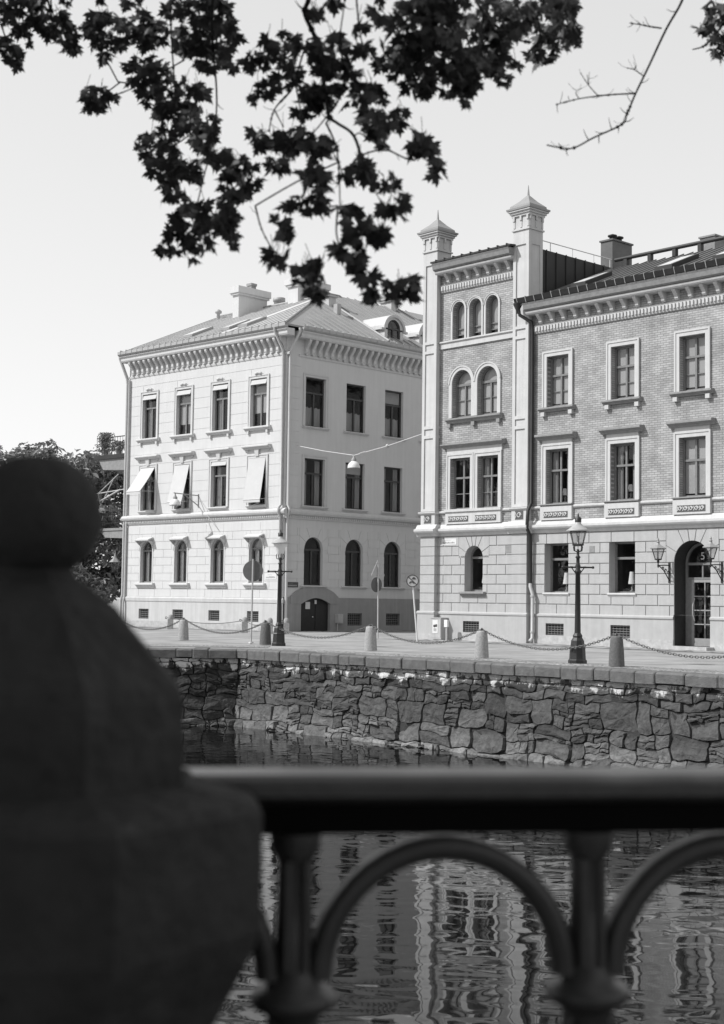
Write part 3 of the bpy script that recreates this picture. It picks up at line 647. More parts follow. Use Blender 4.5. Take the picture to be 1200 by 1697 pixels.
# arched dormers on the side roof
def dormer(x):
    W_ = FS @ T(x, .28, 15.35); hw, hs = .72, .85
    b2 = MB(); n = 12; vs = []
    for i in range(n + 1):
        a = pi * i / n
        for r in (hw, hw + .14):
            for y in (-.36, 3.): vs.append((r * cos(a), y, hs + r * sin(a)))
    fs = []
    for i in range(n):
        o = 4 * i; fs += [(o, o + 4, o + 5, o + 1), (o + 2, o + 3, o + 7, o + 6), (o, o + 2, o + 6, o + 4), (o + 1, o + 5, o + 7, o + 3)]
    b2.mesh(vs, fs); b2.box(hw, hw + .3, -.34, -.2, hs - .06, hs + .06); b2.box(-hw - .3, -hw, -.34, -.2, hs - .06, hs + .06)
    c = MB(); c.box(-hw, -hw + .05, -.24, 2.6, 0, hs); c.box(hw - .05, hw, -.24, 2.6, 0, hs); c.box(-hw, -.5, -.27, -.24, 0, hs); c.box(.5, hw, -.27, -.24, 0, hs); c.box(-.5, .5, -.27, -.24, 0, .1); c.ring(0, .95, .5, .76, -.27, -.24)
    o = part('dormer', c, white_trim, bA, W_); part('dormer_roof', b2, roof_light, o, W_)
    fm, pm = win_meshes('A', 1.0, 1.35, True, frame_dark); obj('dormer_window', fm, o, W_ @ T(0, -.35, .1)); obj('dormer_pane', pm, o, W_ @ T(0, -.35, .1))
    q = MB(); q.box(-.5, .5, .3, .34, .1, 1.5); part('dark_opening', q, black_sheet, o, W_)
for x in (7.75, 10.5, 13.3): dormer(x)
# balconies on the far flank
def balcony(x0, y0, y1, zt, hgt, rail):
    b = MB(); xe = LA; b.box(x0, xe, y0, y1, zt - .14, zt); b.prism([(x0 + .15, y0 + .05, zt - .14), (xe, y0 + .05, zt - .14), (xe, y0 + .05, zt - hgt), (x0 + .7, y0 + .05, zt - hgt * .85)], (0, y1 - y0 - .1, 0)); o = part('balcony', b, dull_stone, bA, FA)
    if rail:
        r = MB(); r.tube([(xe, y0 + .05, zt + 1), (x0 + .06, y0 + .05, zt + 1), (x0 + .06, y1, zt + 1)], .03, 6)
        for k in range(14): q = x0 + .06 + (xe - x0) * k / 14; r.tube([(q, y0 + .05, zt), (q, y0 + .05, zt + 1)], .014, 5)
        for z in (.3, .65): r.tube([(xe, y0 + .05, zt + z), (x0 + .06, y0 + .05, zt + z)], .014, 5)
        part('balcony_railing', r, black_iron, o, FA)
    return o
balcony(-16.35, .25, 2.0, 9.75, 1.0, True); balcony(-16.0, .25, 2.0, 5.5, .62, True)
s_ = MB(); s_.box(-16.4, LA, .2, .3, 9.5, 9.74); part('balcony_edge', s_, black_sheet, bA, FA)
# ------------------------------------------------------------------ brick building with the two-turret bay (B)
BO = Vector((2.519, 60.776, 0)); BU = Vector((.6735, -.7392, 0)); BN = Vector((-.7392, -.6735, 0)); FB = frame(BO, BU, BN)
bB = thing('brick_building', 'pale brick town house with two square roof turrets, rusticated ground floor and door number 5', 'building', FB)
walk('pavement_front', FB, -.2, 22, 2.0, -.016)
mx_ = [7.55, 10.70, 13.78, 16.9]; XE = 19.4
m3 = [(x - .55, x + .55, 9.25, 11.25) for x in mx_]; m2 = [(x - .57, x + .57, 5.42, 7.57) for x in mx_]
mg = [(x - .6, x + .6, 1.96, 3.89) for x in (7.53, 10.68, 16.9)]; door = (12.99, 14.53, .1, 3.86, True)
t4 = [(x - .35, x + .35, 12.58, 14.17, True) for x in (2.16, 3.115, 4.055)]; t3 = [(x - .56, x + .56, 9.26, 11.25, True) for x in (2.38, 3.83)]
t2 = [(x - .575, x + .575, 5.41, 7.55) for x in (2.34, 3.895)]; tg = [(2.64, 3.66, 2.0, 3.88, True)]
bs = [(x - .45, x + .45, .33, .78) for x in (3.06, 7.49, 10.63, 16.9)]
w = MB(); wall(w, 6.1, XE, 4.3, 13.3, m3 + m2, 0., .27); wall(w, 1.0, 5.5, 4.3, 15.7, t4 + t3 + t2, 0., .27); part('brick_wall', w, brick, bB, FB)
zj = [1.15, 1.53, 1.92, 2.30, 2.69, 3.09, 3.48, 3.87, 4.28]
w = MB(); wall(w, 5.5, XE, 1.1, 4.35, mg + [door], 0.0, .42); wall(w, 1.0, 5.5, 1.1, 4.35, tg, 0., .42)
ang = [0, .5, 1.1, 1.42, pi - 1.42, pi - 1.1, pi - .5, pi]
ashlar(w, 6.19, XE, zj, mg + [door], 1.05, 9.65, .034, .035, 0, [(13.76, 3.09, .77, 1.12, 4.28, ang)])
ashlar(w, 1.09, 5.4, zj, tg, 1.0, 1.9, .034, .035, 0, [(3.15, 3.37, .51, .86, 4.28, ang)])
for a, b in ((.25, 1.09), (5.4, 6.19)):
    for k in range(8): w.box(a, b, -.25, 0, zj[k] + .013, zj[k + 1] - .013)
    w.box(a + .02, b - .02, -.22, 0, 1.1, 4.3)
sw = MB(); sw.poly([(.25, -.22, -.3), (.25, -.22, 15.7), (.25, 34, 15.7), (.25, 34, -.3)]); sw.poly([(.25, 34, -.3), (.25, 34, 15.7), (6, 34, 15.7), (6, 34, -.3)]); part('side_wall', sw, brick_dark, bB, FB); w.poly([(6, 11, -.3), (6, 11, 13.3), (XE, 11, 13.3), (XE, 11, -.3)]); w.poly([(6, 11, -.3), (6, 34, -.3), (6, 34, 15.7), (6, 11, 15.7)]); w.poly([(XE, 0, -.3), (XE, 0, 13.3), (XE, 11, 13.3), (XE, 11, -.3)])
part('rusticated_wall', w, plaster_b, bB, FB)
w = MB(); wall(w, 6.19, XE, -.3, 1.05, bs + [(12.99, 14.53, -.4, 1.2)], -.07, .3); wall(w, 1.2, 5.35, -.3, 1.05, bs, -.07, .3)
for a, b in ((.17, 1.17), (5.32, 6.27)): w.box(a, b, -.33, .0, -.3, 1.02)
pr = [(0, 1.0), (-.08, 1.02), (-.11, 1.06), (-.11, 1.12), (-.03, 1.17), (0, 1.17)]
w.extx(pr, 6.27, 12.99); w.extx(pr, 14.53, XE); w.extx(pr, 1.17, 5.32)
p2 = [(y - .25, z) for y, z in pr]; p2[0] = (0, 1.0); p2[-1] = (0, 1.17); w.extx(p2, .15, 1.19); w.extx(p2, 5.3, 6.29)
part('plinth', w, plaster_b, bB, FB)
w = MB(); w.box(6.27, 12.98, -.085, -.07, -.3, .3); w.box(14.54, XE, -.085, -.07, -.3, .3); w.box(1.2, 5.32, -.085, -.07, -.3, .27); w.box(.16, 1.18, -.345, -.33, -.3, .22); part('foundation_course', w, base_stone, bB, FB)
w = MB(); w.box(12.8, 14.7, -.55, .5, -.2, .1); part('door_step', w, base_stone, bB, FB)
# string course above the ground floor
L = [(0, 4.30), (-.06, 4.30), (-.09, 4.40), (-.22, 4.46), (-.26, 4.52), (-.26, 4.60), (-.14, 4.64), (-.1, 4.72), (-.03, 4.80), (0, 4.80)]
w = MB(); w.extx(L, 6.2, XE); w.extx(L, 1.1, 5.4); L2 = [(y - .24 if 0 < i < len(L) - 1 else 0, z) for i, (y, z) in enumerate(L)]; w.extx(L2, .08, 1.24); w.extx(L2, 5.24, 6.36); part('string_course', w, stone_b, bB, FB)
b2 = [(0, 5.24), (-.05, 5.24), (-.09, 5.29), (-.09, 5.34), (0, 5.37)]
w = MB(); w.extx(b2, 6.2, XE); w.extx(b2, 1.1, 5.4); b3 = [(y - .24 if 0 < i < 4 else 0, z) for i, (y, z) in enumerate(b2)]; w.extx(b3, .16, 1.17); w.extx(b3, 5.33, 6.26)
part('sill_course', w, stone_b, bB, FB)
w = MB(); w.extx([(0, 12.25), (-.07, 12.25), (-.07, 12.47), (-.13, 12.5), (-.13, 12.56), (0, 12.58)], 1.1, 5.4); part('triple_window_sill', w, stone_b, bB, FB)
# corner pilasters that rise as turrets
def scroll_relief(b, x0, x1, z0, z1, y):
    n = max(1, int(round((x1 - x0) / (z1 - z0)))); s_ = (x1 - x0) / n; r = min(s_, z1 - z0) * .36; zc = (z0 + z1) / 2
    for i in range(n):
        xc = x0 + (i + .5) * s_; b.tube([(xc + r * cos(a) * (1 - a / 14), y, zc + r * sin(a) * (1 - a / 14)) for a in [k * .6 for k in range(14)]], .02, 5)
        b.tube([(xc - s_ / 2, y, z0 + .03), (xc - s_ / 2 + r * .5, y, zc), (xc - s_ / 2, y, z1 - .03)], .02, 5)
def turret(x0, dz=0.):
    x1 = x0 + .83; b = MB(); b.box(x0 + .03, x1 - .03, -.2, .58, 4.3, 16.5 + dz)
    def panel(za, zb):
        b.box(x0, x0 + .15, -.25, -.2, za, zb); b.box(x1 - .15, x1, -.25, -.2, za, zb)
        b.box(x1 - .03, x1, -.2, -.06, za, zb); b.box(x1 - .03, x1, .44, .6, za, zb); b.box(x0, x0 + .03, -.2, .6, za, zb)
    zs = [5.36, 5.47, 8.47, 8.6, 8.87, 9.0, 12.1, 12.22, 12.5, 12.62, 15.92, 16.5 + dz]
    for i in range(len(zs) - 1):
        if i % 2: panel(zs[i], zs[i + 1])
        else: b.box(x0, x1, -.25, .6, zs[i], zs[i + 1])
    b.box(x0, x1, -.25, 0, 4.78, 5.3)
    def ringbox(z0_, z1_, e): b.box(x0 - e, x1 + e, -.25 - e, .6 + e, z0_, z1_)
    ringbox(16.5 + dz, 16.56 + dz, .05); b.box(x0 - .0, x1 + .0, -.25, .6, 16.56 + dz, 17.1 + dz)
    for e0, za in ((-.025, 16.62), (.01, 16.9)):
        for sx in (.06, .42, .78): 
            xx = x0 + sx; b.box(xx - .045, xx + .045, -.30 - e0, -.25, za + dz, 17.08 + dz); b.box(xx - .045, xx + .045, .6, .65 + e0, za + dz, 17.08 + dz)
        for sy in (-.2, .17, .55): b.box(x1, x1 + .05 + e0, sy - .045, sy + .045, za + dz, 17.08 + dz); b.box(x0 - .05 - e0, x0, sy - .045, sy + .045, za + dz, 17.08 + dz)
    ringbox(17.08 + dz, 17.17 + dz, .06); ringbox(17.17 + dz, 17.26 + dz, .11); ringbox(17.26 + dz, 17.32 + dz, .17)
    o = part('turret', b, stone_b, bB, FB)
    cx_, cy_ = (x0 + x1) / 2, .175; c = MB(); q = math.sqrt(2)
    c.lathe([(.625 * q, 17.325 + dz), (.635 * q, 17.40 + dz), (.53 * q, 17.42 + dz), (.52 * q, 17.52 + dz), (.27 * q, 17.74 + dz), (.07 * q, 17.97 + dz), (.05, 18.0 + dz), (.012, 18.42 + dz)], (cx_, cy_, 0), 4, False, pi / 4)
    part('turret_cap', c, roof_mid, o, FB)
    s_ = MB(); s_.box(x0 + .2, x1 - .2, -.262, -.25, 4.86, 5.2); r = part('relief_panel', s_, relief_m, o, FB)
    s_ = MB(); scroll_relief(s_, x0 + .22, x1 - .22, 4.87, 5.19, -.265); part('relief_scrolls', s_, stone_b, o, FB)
turret(.25, -.0); turret(5.38, .0)
# cornices
def cornice_b(x0, x1, dz, zg, name):
    b = MB(); b.extx([(0, 12.24 + dz), (-.05, 12.24 + dz), (-.07, 12.30 + dz), (-.07, 12.52 + dz), (-.1, 12.56 + dz), (0, 12.58 + dz)], x0, x1); dentils(b, x0 + .04, x1 - .04, .155, .085, -.13, -.07, 12.32 + dz, 12.5 + dz)
    b.extx([(0, 12.98 + dz), (-.38, 12.98 + dz), (-.42, 13.03 + dz), (-.44, 13.10 + dz), (0, 13.12 + dz)], x0 - .02, x1); o = part('cornice', b, stone_b, bB, FB)
    b = MB(); brackets(b, x0 + .2, x1 - .1, .585, .15, 12.6 + dz, 12.98 + dz, .14, .33, .0); part('bracket_row', b, stone_b, o, FB)
    b = MB(); b.extx([(0, 13.122 + dz), (-.44, 13.122 + dz), (-.52, 13.18 + dz), (-.56, 13.34 + dz), (-.6, 13.42 + dz), (0, 13.44 + dz)], x0 - .05, x1); part('eaves_board', b, dull_stone, o, FB)
cornice_b(6.22, XE, 0, 0, ''); cornice_b(1.12, 5.4, 2.43, 0, '')
# roofs
w = MB(); e0, e1 = -.55, 13.46; ry, rz = 5.0, 15.72
w.prism([(5.95, e0, e1), (XE, e0, e1), (XE, ry, rz), (5.95, ry, rz)], (0, 0, -.1)); w.prism([(5.95, ry, rz), (XE, ry, rz), (XE, 11.3, 13.3), (5.95, 11.3, 13.3)], (0, 0, -.1))
for i in range(30):
    x = 6.3 + i * .45; w.prism([(x - .02, e0, e1), (x + .02, e0, e1), (x + .02, e0, e1 + .05), (x - .02, e0, e1 + .05)], (0, ry - e0, rz - e1))
rB = part('roof', w, roof_b, bB, FB)
g = MB(); g.prism([(5.8, -.62, 13.44), (5.8, -.70, 13.64), (5.8, -.66, 13.64), (5.8, -.5, 13.46)], (XE - 5.8, 0, 0)); go = part('gutter', g, black_sheet, bB, FB)
g = MB()
for i in range(31): x = 5.95 + i * .44; g.prism([(x, -.63, 13.43), (x, -.725, 13.67), (x, -.66, 13.67), (x, -.3, 13.55), (x, -.3, 13.52), (x, -.64, 13.62), (x, -.6, 13.43)], (.03, 0, 0))
part('gutter_straps', g, zinc, go, FB)
g = MB(); g.tube([(6.5, ry - .05, rz + .34), (XE, ry - .05, rz + .34)], .085, 8)
for i in range(10): g.box(7.0 + i * 1.22, 7.16 + i * 1.22, ry - .15, ry + .05, rz - .02, rz + .28)
part('ridge_rail', g, black_sheet, bB, FB)
def zb(y): return e1 + (y - e0) * (rz - e1) / (ry - e0)
def skyl(x0, y0, y1, w_):
    b = MB(); b.prism([(x0, y0, zb(y0) + .03), (x0 + w_, y0, zb(y0) + .03), (x0 + w_, y1, zb(y1) + .03), (x0, y1, zb(y1) + .03)], (0, 0, .16)); o = part('skylight', b, black_sheet, bB, FB)
    b = MB(); b.prism([(x0 + .06, y0 + .12, zb(y0 + .12) + .192), (x0 + w_ - .12, y0 + .12, zb(y0 + .12) + .192), (x0 + w_ - .12, y1 - .1, zb(y1 - .1) + .192), (x0 + .06, y1 - .1, zb(y1 - .1) + .192)], (0, 0, .01)); part('skylight_pane', b, roof_light, o, FB)
skyl(7.4, .9, 2.6, .75); skyl(11.4, .95, 2.7, .8); skyl(14.0, .9, 2.6, .8)
w = MB(); w.box(.3, 6.12, .62, 11, 13.0, 15.84); w.box(.1, 6.2, 11, 34.2, 15.5, 15.8)      # tower block behind the parapet, clad with black sheet
for i in range(12): w.box(6.12, 6.16, .9 + i * .62, .94 + i * .62, 13.2, 15.86)
w.prism([(1.0, -.60, 15.88), (5.5, -.60, 15.88), (5.5, .7, 16.02), (1.0, .7, 16.02)], (0, 0, .07))
for i in range(9): w.box(1.3 + i * .5, 1.34 + i * .5, -.62, -.2, 15.9, 16.0)
part('tower_roof', w, black_sheet, bB, FB)
w = MB(); w.tube([(6.1, .6, 16.2), (6.1, 5.2, 16.2)], .02, 6)
for y in (1.2, 2.6, 4.0, 5.1): w.tube([(6.1, y, 15.8), (6.1, y, 16.2)], .018, 5)
part('roof_railing', w, cable_m, bB, FB)
def chim(x0, x1, y0, y1, z0, z1, mt):
    b = MB(); b.box(x0, x1, y0, y1, z0, z1); b.box(x0 - .05, x1 + .05, y0 - .05, y1 + .05, z1, z1 + .07); o = part('chimney', b, mt, bB, FB)
    b = MB()
    for k in range(2): b.lathe([(.13, 0), (.13, .18), (.2, .2), (.2, .26), (.02, .32)], ((x0 + x1) / 2, y0 + .4 + k * .45, z1 + .07), 10)
    part('chimney_pot', b, black_sheet, o, FB)
chim(5.5, 6.12, 5.24, 6.6, 15.2, 17.05, mat('chimney_sheet', .09, .5, .25, 2, 0, 1, .4)); 
b = MB(); b.box(10.2, 10.9, 5.7, 6.9, 14.5, 16.45); b.box(10.15, 10.95, 5.65, 6.95, 16.45, 16.52); part('chimney', b, dull_stone, bB, FB)
# windows
s3 = surround(1.10, 2.0, .20, .06); sl3 = mould(1.78, -.2, -.03, .22)
blk = MB(); blk.box(-.78, -.6, -.14, 0, -.36, -.2); blk2 = MB(); blk2.box(.6, .78, -.14, 0, -.36, -.2)
s2 = surround(1.14, 2.15, .2, .06); ln2 = mould(1.92, 2.52, 2.74, .3); fz2 = MB(); fz2.box(-.74, .74, -.07, 0, 2.36, 2.52)
ap = MB(); ap.box(-.79, .79, -.12, 0, -.62, -.1); apg = MB(); apg.box(-.6, .6, -.128, -.12, -.54, -.3); aps = MB(); scroll_relief(aps, -.58, .58, -.53, -.31, -.13); sl2 = mould(1.62, -.1, 0, .17)
gs = mould(1.3, -.12, 0, .1)
for i, x in enumerate(mx_):
    window(bB, FB, x, 9.25, 1.10, 2.0, 'B3', fm=frame_mid, blind=(.97, .96, .96, .5)[i], extra=[('surround', s3, stone_b), ('sill', sl3, dull_stone), ('sill_block', blk, stone_b), ('sill_block', blk2, stone_b)])
    window(bB, FB, x, 5.42, 1.14, 2.15, 'B2', fm=frame_mid, blind=.97 if i == 2 else None, curtain='sides' if i != 2 else None, extra=[('surround', s2, stone_b), ('hood', ln2, dull_stone), ('frieze', fz2, stone_b), ('sill', sl2, dull_stone), ('apron', ap, stone_b), ('relief_ground', apg, relief_m), ('relief_scrolls', aps, stone_b)])
for x in (7.53, 10.68, 16.9): window(bB, FB, x, 1.96, 1.2, 1.93, 'BG', fm=frame_mid, extra=[('sill', gs, stone_b)])
sT = surround(1.12, 1.99, .17, .06, True)
for x in (2.38, 3.83): window(bB, FB, x, 9.26, 1.12, 1.99, 'BA', True, fm=frame_mid, blind=.97, extra=[('surround', sT, stone_b)])
w = MB(); w.extx([(0, 9.02), (-.1, 9.02), (-.12, 9.1), (-.22, 9.16), (-.22, 9.22), (0, 9.26)], 1.58, 4.68)
for x in (1.72, 3.1, 4.5): w.box(x - .09, x + .09, -.14, 0, 8.86, 9.02)
part('twin_window_sill', w, dull_stone, bB, FB)
sR = surround(.70, 1.59, .09, .05, True)
for x in (2.16, 3.115, 4.055): window(bB, FB, x, 12.58, .70, 1.59, 'BT', True, fm=frame_mid, blind=.9, extra=[('surround', sR, stone_b)])
for x in (2.34, 3.895): window(bB, FB, x, 5.41, 1.15, 2.14, 'B3', fm=frame_mid, curtain='sides' if x > 3 else None, extra=[('surround', surround(1.15, 2.14, .18, .06), stone_b)])
w = MB(); w.extx([(0, 7.98), (-.12, 7.98), (-.15, 8.03), (-.28, 8.1), (-.28, 8.15), (0, 8.2)], 1.38, 4.86); part('twin_window_hood', w, dull_stone, bB, FB)
w = MB(); w.box(1.58, 4.68, -.07, 0, 7.73, 7.98); part('twin_window_frieze', w, stone_b, bB, FB)
w = MB(); w.box(1.58, 4.68, -.12, 0, 4.8, 5.3); w.box(1.54, 4.72, -.18, 0, 5.3, 5.41); apo = part('twin_window_apron', w, stone_b, bB, FB)
for a, b in ((1.75, 2.9), (3.28, 4.45)):
    w = MB(); w.box(a, b, -.128, -.12, 4.88, 5.12); part('relief_ground', w, relief_m, apo, FB); w = MB(); scroll_relief(w, a + .02, b - .02, 4.89, 5.11, -.13); part('relief_scrolls', w, stone_b, apo, FB)
window(bB, FB, 3.15, 2.0, 1.02, 1.88, 'BG', True, fm=frame_mid, extra=[('sill', mould(1.36, -.2, -.02, .2), dull_stone)])
for h in bs: grille(bB, FB, (h[0] + h[1]) / 2, h[2], .9, .45, -.07)
# entrance
yd = .62; dr = MB(); dr.box(13.03, 13.12, yd, yd + .1, .1, 3.09); dr.box(14.40, 14.49, yd, yd + .1, .1, 3.09); dr.ring(13.76, 3.09, .64, .73, yd, yd + .1, n=20); dr.box(13.12, 14.4, yd - .02, yd + .1, 3.0, 3.09); dr.box(13.12, 14.4, yd - .02, yd + .1, 2.48, 2.56); dr.box(13.73, 13.79, yd, yd + .08, 2.56, 3.0); dr.box(13.12, 13.3, yd, yd + .08, .1, 2.48)
do = part('entrance_door', dr, frame_mid, bB, FB)
lf = MB(); lf.box(13.3, 13.40, yd - .01, yd + .06, .1, 2.48); lf.box(14.30, 14.40, yd - .01, yd + .06, .1, 2.48); lf.box(13.4, 14.3, yd - .01, yd + .06, .1, .38); lf.box(13.4, 14.3, yd - .01, yd + .06, 2.38, 2.48)
lf.box(13.83, 13.87, yd, yd + .05, .38, 2.38)
for z in (.88, 1.38, 1.88): lf.box(13.4, 14.3, yd, yd + .045, z - .02, z + .02)
part('door_leaf', lf, frame_light, do, FB)
g = MB(); g.poly([(13.12, yd + .05, .1), (14.4, yd + .05, .1), (14.4, yd + .05, 3.09)] + [(x, yd + .05, z) for x, z in arc_pts(13.76, 3.09, .64, 0, pi, 18)] + [(13.12, yd + .05, 3.09)]); part('door_pane', g, glass, do, FB)
g = MB(); g.ball((14.25, yd - .05, 1.3), .06, 10, 6); g.tube([(13.45, yd - .04, 1.0), (13.42, yd - .12, 1.25), (13.42, yd - .12, 1.55), (13.45, yd - .04, 1.8)], .022, 6); part('door_handle', g, zinc, do, FB)
g = MB(); g.box(12.99, 13.0, 0, yd + .05, .1, 3.1); g.box(14.52, 14.53, 0, yd + .05, .1, 3.1); g.ring(13.76, 3.09, .765, .775, .0, yd + .05, n=20); part('door_reveal', g, frame_dark, do, FB)
tx = bpy.data.curves.new('door_number', 'FONT'); tx.body = '5'; tx.size = .38; tx.extrude = .008; tx.align_x = 'CENTER'; tx.materials.append(plate_a)
to_ = bpy.data.objects.new('door_number_text', tx); tme = bpy.data.meshes.new_from_object(to_); bpy.data.objects.remove(to_); tme.name = 'door_number'
obj('door_number', tme, do, FB @ T(13.78, yd - .015, 3.2) @ Matrix.Rotation(pi / 2, 4, 'X'))
w = MB(); w.box(12.9, 14.6, 1.9, 2.0, .05, 4.2)
for z in (4.3, 8.5, 12.0): w.box(1.0, 5.6, .23, 3.2, z, z + .2); w.box(6.2, XE - .2, .23, 3.2, z, z + .2)
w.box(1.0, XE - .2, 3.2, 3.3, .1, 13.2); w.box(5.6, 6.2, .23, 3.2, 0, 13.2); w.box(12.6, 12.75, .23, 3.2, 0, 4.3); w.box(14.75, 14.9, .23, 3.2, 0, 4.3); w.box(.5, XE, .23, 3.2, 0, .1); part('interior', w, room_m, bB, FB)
# downpipe with a hopper beside the tower
p = MB(); p.tube([(5.9, -.5, 13.3), (5.95, -.48, 13.0), (6.3, -.16, 12.7), (6.33, -.14, 12.4), (6.33, -.14, 5.5), (6.33, -.34, 5.2), (6.33, -.4, 4.5), (6.33, -.2, 4.2), (6.33, -.16, 2.3)], .07, 10); p.lathe([(.06, 0), (.06, .1), (.18, .35), (.18, .42)], (5.88, -.52, 13.06), 8); part('downpipe', p, black_sheet, bB, FB)
p = MB(); p.tube([(6.33, -.16, 2.32), (6.34, -.18, 2.2), (6.48, -.2, 1.9), (6.48, -.2, .2), (6.46, -.34, .05)], .075, 10)
for z in (.4, 1.8): p.lathe([(.1, 0), (.1, .06)], (6.48, -.2, z), 10)
part('downpipe', p, grey_metal, bB, FB)
w = MB(); w.box(4.9, 5.25, -.045, -.03, 3.55, 3.85); w.box(9.15, 9.4, -.045, -.03, 3.5, 3.75); part('vent_grille', w, dull_stone, bB, FB)
# ------------------------------------------------------------------ quay walls
def stones(b, Lx, z0, z1, seed, rough=1.):
    rnd = random.Random(seed); cells = []
    zt = z1
    for hgt in (.14, .17, .2):                        # thin courses under the coping
        x = 0
        while x < Lx:
            w_ = rnd.uniform(.28, .95); cells.append((x, min(x + w_, Lx), zt - hgt, zt)); x += w_
        zt -= hgt
    def split(x0, x1, za, zb):
        w_, h = x1 - x0, zb - za; big = rnd.random() < .32
        lim = (1.15, .68) if big else (rnd.choice((.35, .55, .8)), rnd.choice((.13, .22, .36)))
        if w_ <= lim[0] and h <= lim[1]: cells.append((x0, x1, za, zb)); return
        if w_ / lim[0] > h / lim[1]: q = x0 + w_ * rnd.uniform(.3, .7); split(x0, q, za, zb); split(q, x1, za, zb)
        else: q = za + h * rnd.uniform(.32, .68); split(x0, x1, za, q); split(x0, x1, q, zb)
    x = 0
    while x < Lx:                                     # long irregular bands, broken at different places
        w_ = rnd.uniform(3.5, 6.5); x1 = min(x + w_, Lx); za = z0
        for f in (rnd.uniform(.22, .34), rnd.uniform(.28, .42), 1):
            zc = zt if f == 1 else za + (zt - z0) * f; split(x + rnd.uniform(-.0, .0), x1, za, zc); za = zc
        x = x1
    for xa, xb, za, zb in cells:
        low = za < z0 + .35; g = rnd.uniform(.004, .017); w_, h = xb - xa, zb - za; dep = rnd.uniform(.03, .085) * rough + (.1 if low else 0); 
        q = []; ns = 4
        for (ax_, az), (bx, bz) in (((xa, za), (xb, za)), ((xb, za), (xb, zb)), ((xb, zb), (xa, zb)), ((xa, zb), (xa, za))):
            for i in range(ns): t = i / ns; q.append((ax_ + (bx - ax_) * t, az + (bz - az) * t))
        cx_, cz = (xa + xb) / 2, (za + zb) / 2; c1 = rnd.uniform(.0, .13)
        def warp(x, z):
            v = mnoise.noise_vector(Vector((x * .9, seed, z * .9))); v2 = mnoise.noise_vector(Vector((x * 3.2, seed + 9, z * 3.2)))
            f = min(1, max(0, (z1 - z) / .3)); return x + (v.x * .14 + v2.x * .11) * rough, z + (v.z * .17 + v2.z * .08) * f * rough
        q = [warp(x, z) for x, z in q]; wc = warp(cx_, cz); out = []; mid = []; inn = []
        tilt = rnd.uniform(-.13, .13); tilt2 = rnd.uniform(-.16, .12)
        bat = lambda z: (z1 - z) * .10
        for i, (x, z) in enumerate(q):
            dx, dz = x - wc[0], z - wc[1]; L_ = math.hypot(dx, dz) or 1; k_ = (L_ - g) / L_
            if i % ns == 0: k_ -= c1
            out.append((wc[0] + dx * k_, .02 - bat(z), wc[1] + dz * k_))
            k2 = k_ * .965; n_ = mnoise.noise(Vector((x * 6, seed, z * 6))) * .02
            mid.append((wc[0] + dx * k2, -dep * .88 - bat(z) + n_ + tilt * dx + tilt2 * dz, wc[1] + dz * k2))
            k3 = k_ * .55; inn.append((wc[0] + dx * k3, -dep - bat(z) + n_ * 1.6 + tilt * dx + tilt2 * dz, wc[1] + dz * k3))
        n = len(q); vs = out + mid + inn + [(wc[0], -dep - bat(wc[1]) - .012, wc[1])]
        fs = []
        for a in (0, n):
            for i in range(n): fs.append((a + i, a + (i + 1) % n, a + n + (i + 1) % n, a + n + i))
        fs += [(2 * n + i, 2 * n + (i + 1) % n, 3 * n) for i in range(n)]
        b.mesh(vs, fs)
def coping(b, Lx, seed, y0=-.22, y1=.5):
    rnd = random.Random(seed); x = 0
    while x < Lx:
        w_ = rnd.uniform(.45, .95); x1 = min(x + w_, Lx); g = rnd.uniform(.003, .011); dz = rnd.uniform(-.018, .012); dy = rnd.uniform(-.03, .03); c = .035
        za, zb = -.29 + rnd.uniform(-.02, .02), -.008 + dz
        prof = [(y1, za), (y0 + dy, za), (y0 + dy - .01, zb - c * 1.4), (y0 + dy + c * .5, zb - c * .4), (y0 + dy + c * 1.6, zb), (y1, zb)]
        e = .03; pin = [(y + .02 if y < 0 else y, z - (.012 if z > -.1 else 0)) for y, z in prof]        # worn ends
        vs = []
        for xx, pp in ((x + g, pin), (x + g + e, prof), ((x + x1) / 2, [(y + rnd.uniform(-.012, .012), z + rnd.uniform(-.006, .004)) for y, z in prof]), (x1 - g - e, prof), (x1 - g, pin)): vs += [(xx, y, z) for y, z in pp]
        k = len(prof); fs = [tuple(range(k)), tuple(range(4 * k, 5 * k))]
        for i in range(4):
            for j in range(k): fs.append((i * k + j, i * k + (j + 1) % k, (i + 1) * k + (j + 1) % k, (i + 1) * k + j))
        b.mesh(vs, fs); x = x1
def quay(name, label, W, Lx, seed, mt, rough, vis):
    o = thing(name, label, 'quay wall', W)
    b = MB(); stones(b, vis, -2.75, -.31, seed, rough); part('masonry', b, mt, o, W)
    b = MB(); b.poly([(0, .0, -.3), (Lx, .0, -.3), (Lx, -.26, -3.2), (0, -.26, -3.2)]); part('joint_bed', b, mortar, o, W)
    b = MB(); coping(b, Lx, seed); part('coping', b, coping_m, o, W); return o
WQ = frame(BEND, QU, QN)
q1 = quay('quay_wall', 'long grey rubble-stone quay wall with lime streaks below its granite coping', WQ, 60, 3, quay_stone, 1., 26)
b = MB(); b.box(2.25, 2.5, -.14, .0, -1.55, -1.3); part('drain_hole', b, black_sheet, q1, WQ)
ld = (BEND - LEFTQ); WQ2 = frame(LEFTQ, ld.normalized(), (ld.normalized().y, -ld.normalized().x, 0))
Ll = ld.length
o = thing('quay_wall', 'dark rough boulder quay wall behind the stone pillar, left of the paler wall', 'quay wall', WQ2)
b = MB(); stones(b, 9, -2.75, -.31, 11, 1.5); part('masonry', b, quay_dark, o, WQ2 @ T(Ll - 9, 0, 0))
b = MB(); b.poly([(0, .0, -.3), (Ll, .0, -.3), (Ll, -.26, -3.2), (0, -.26, -3.2)]); part('joint_bed', b, mortar, o, WQ2)
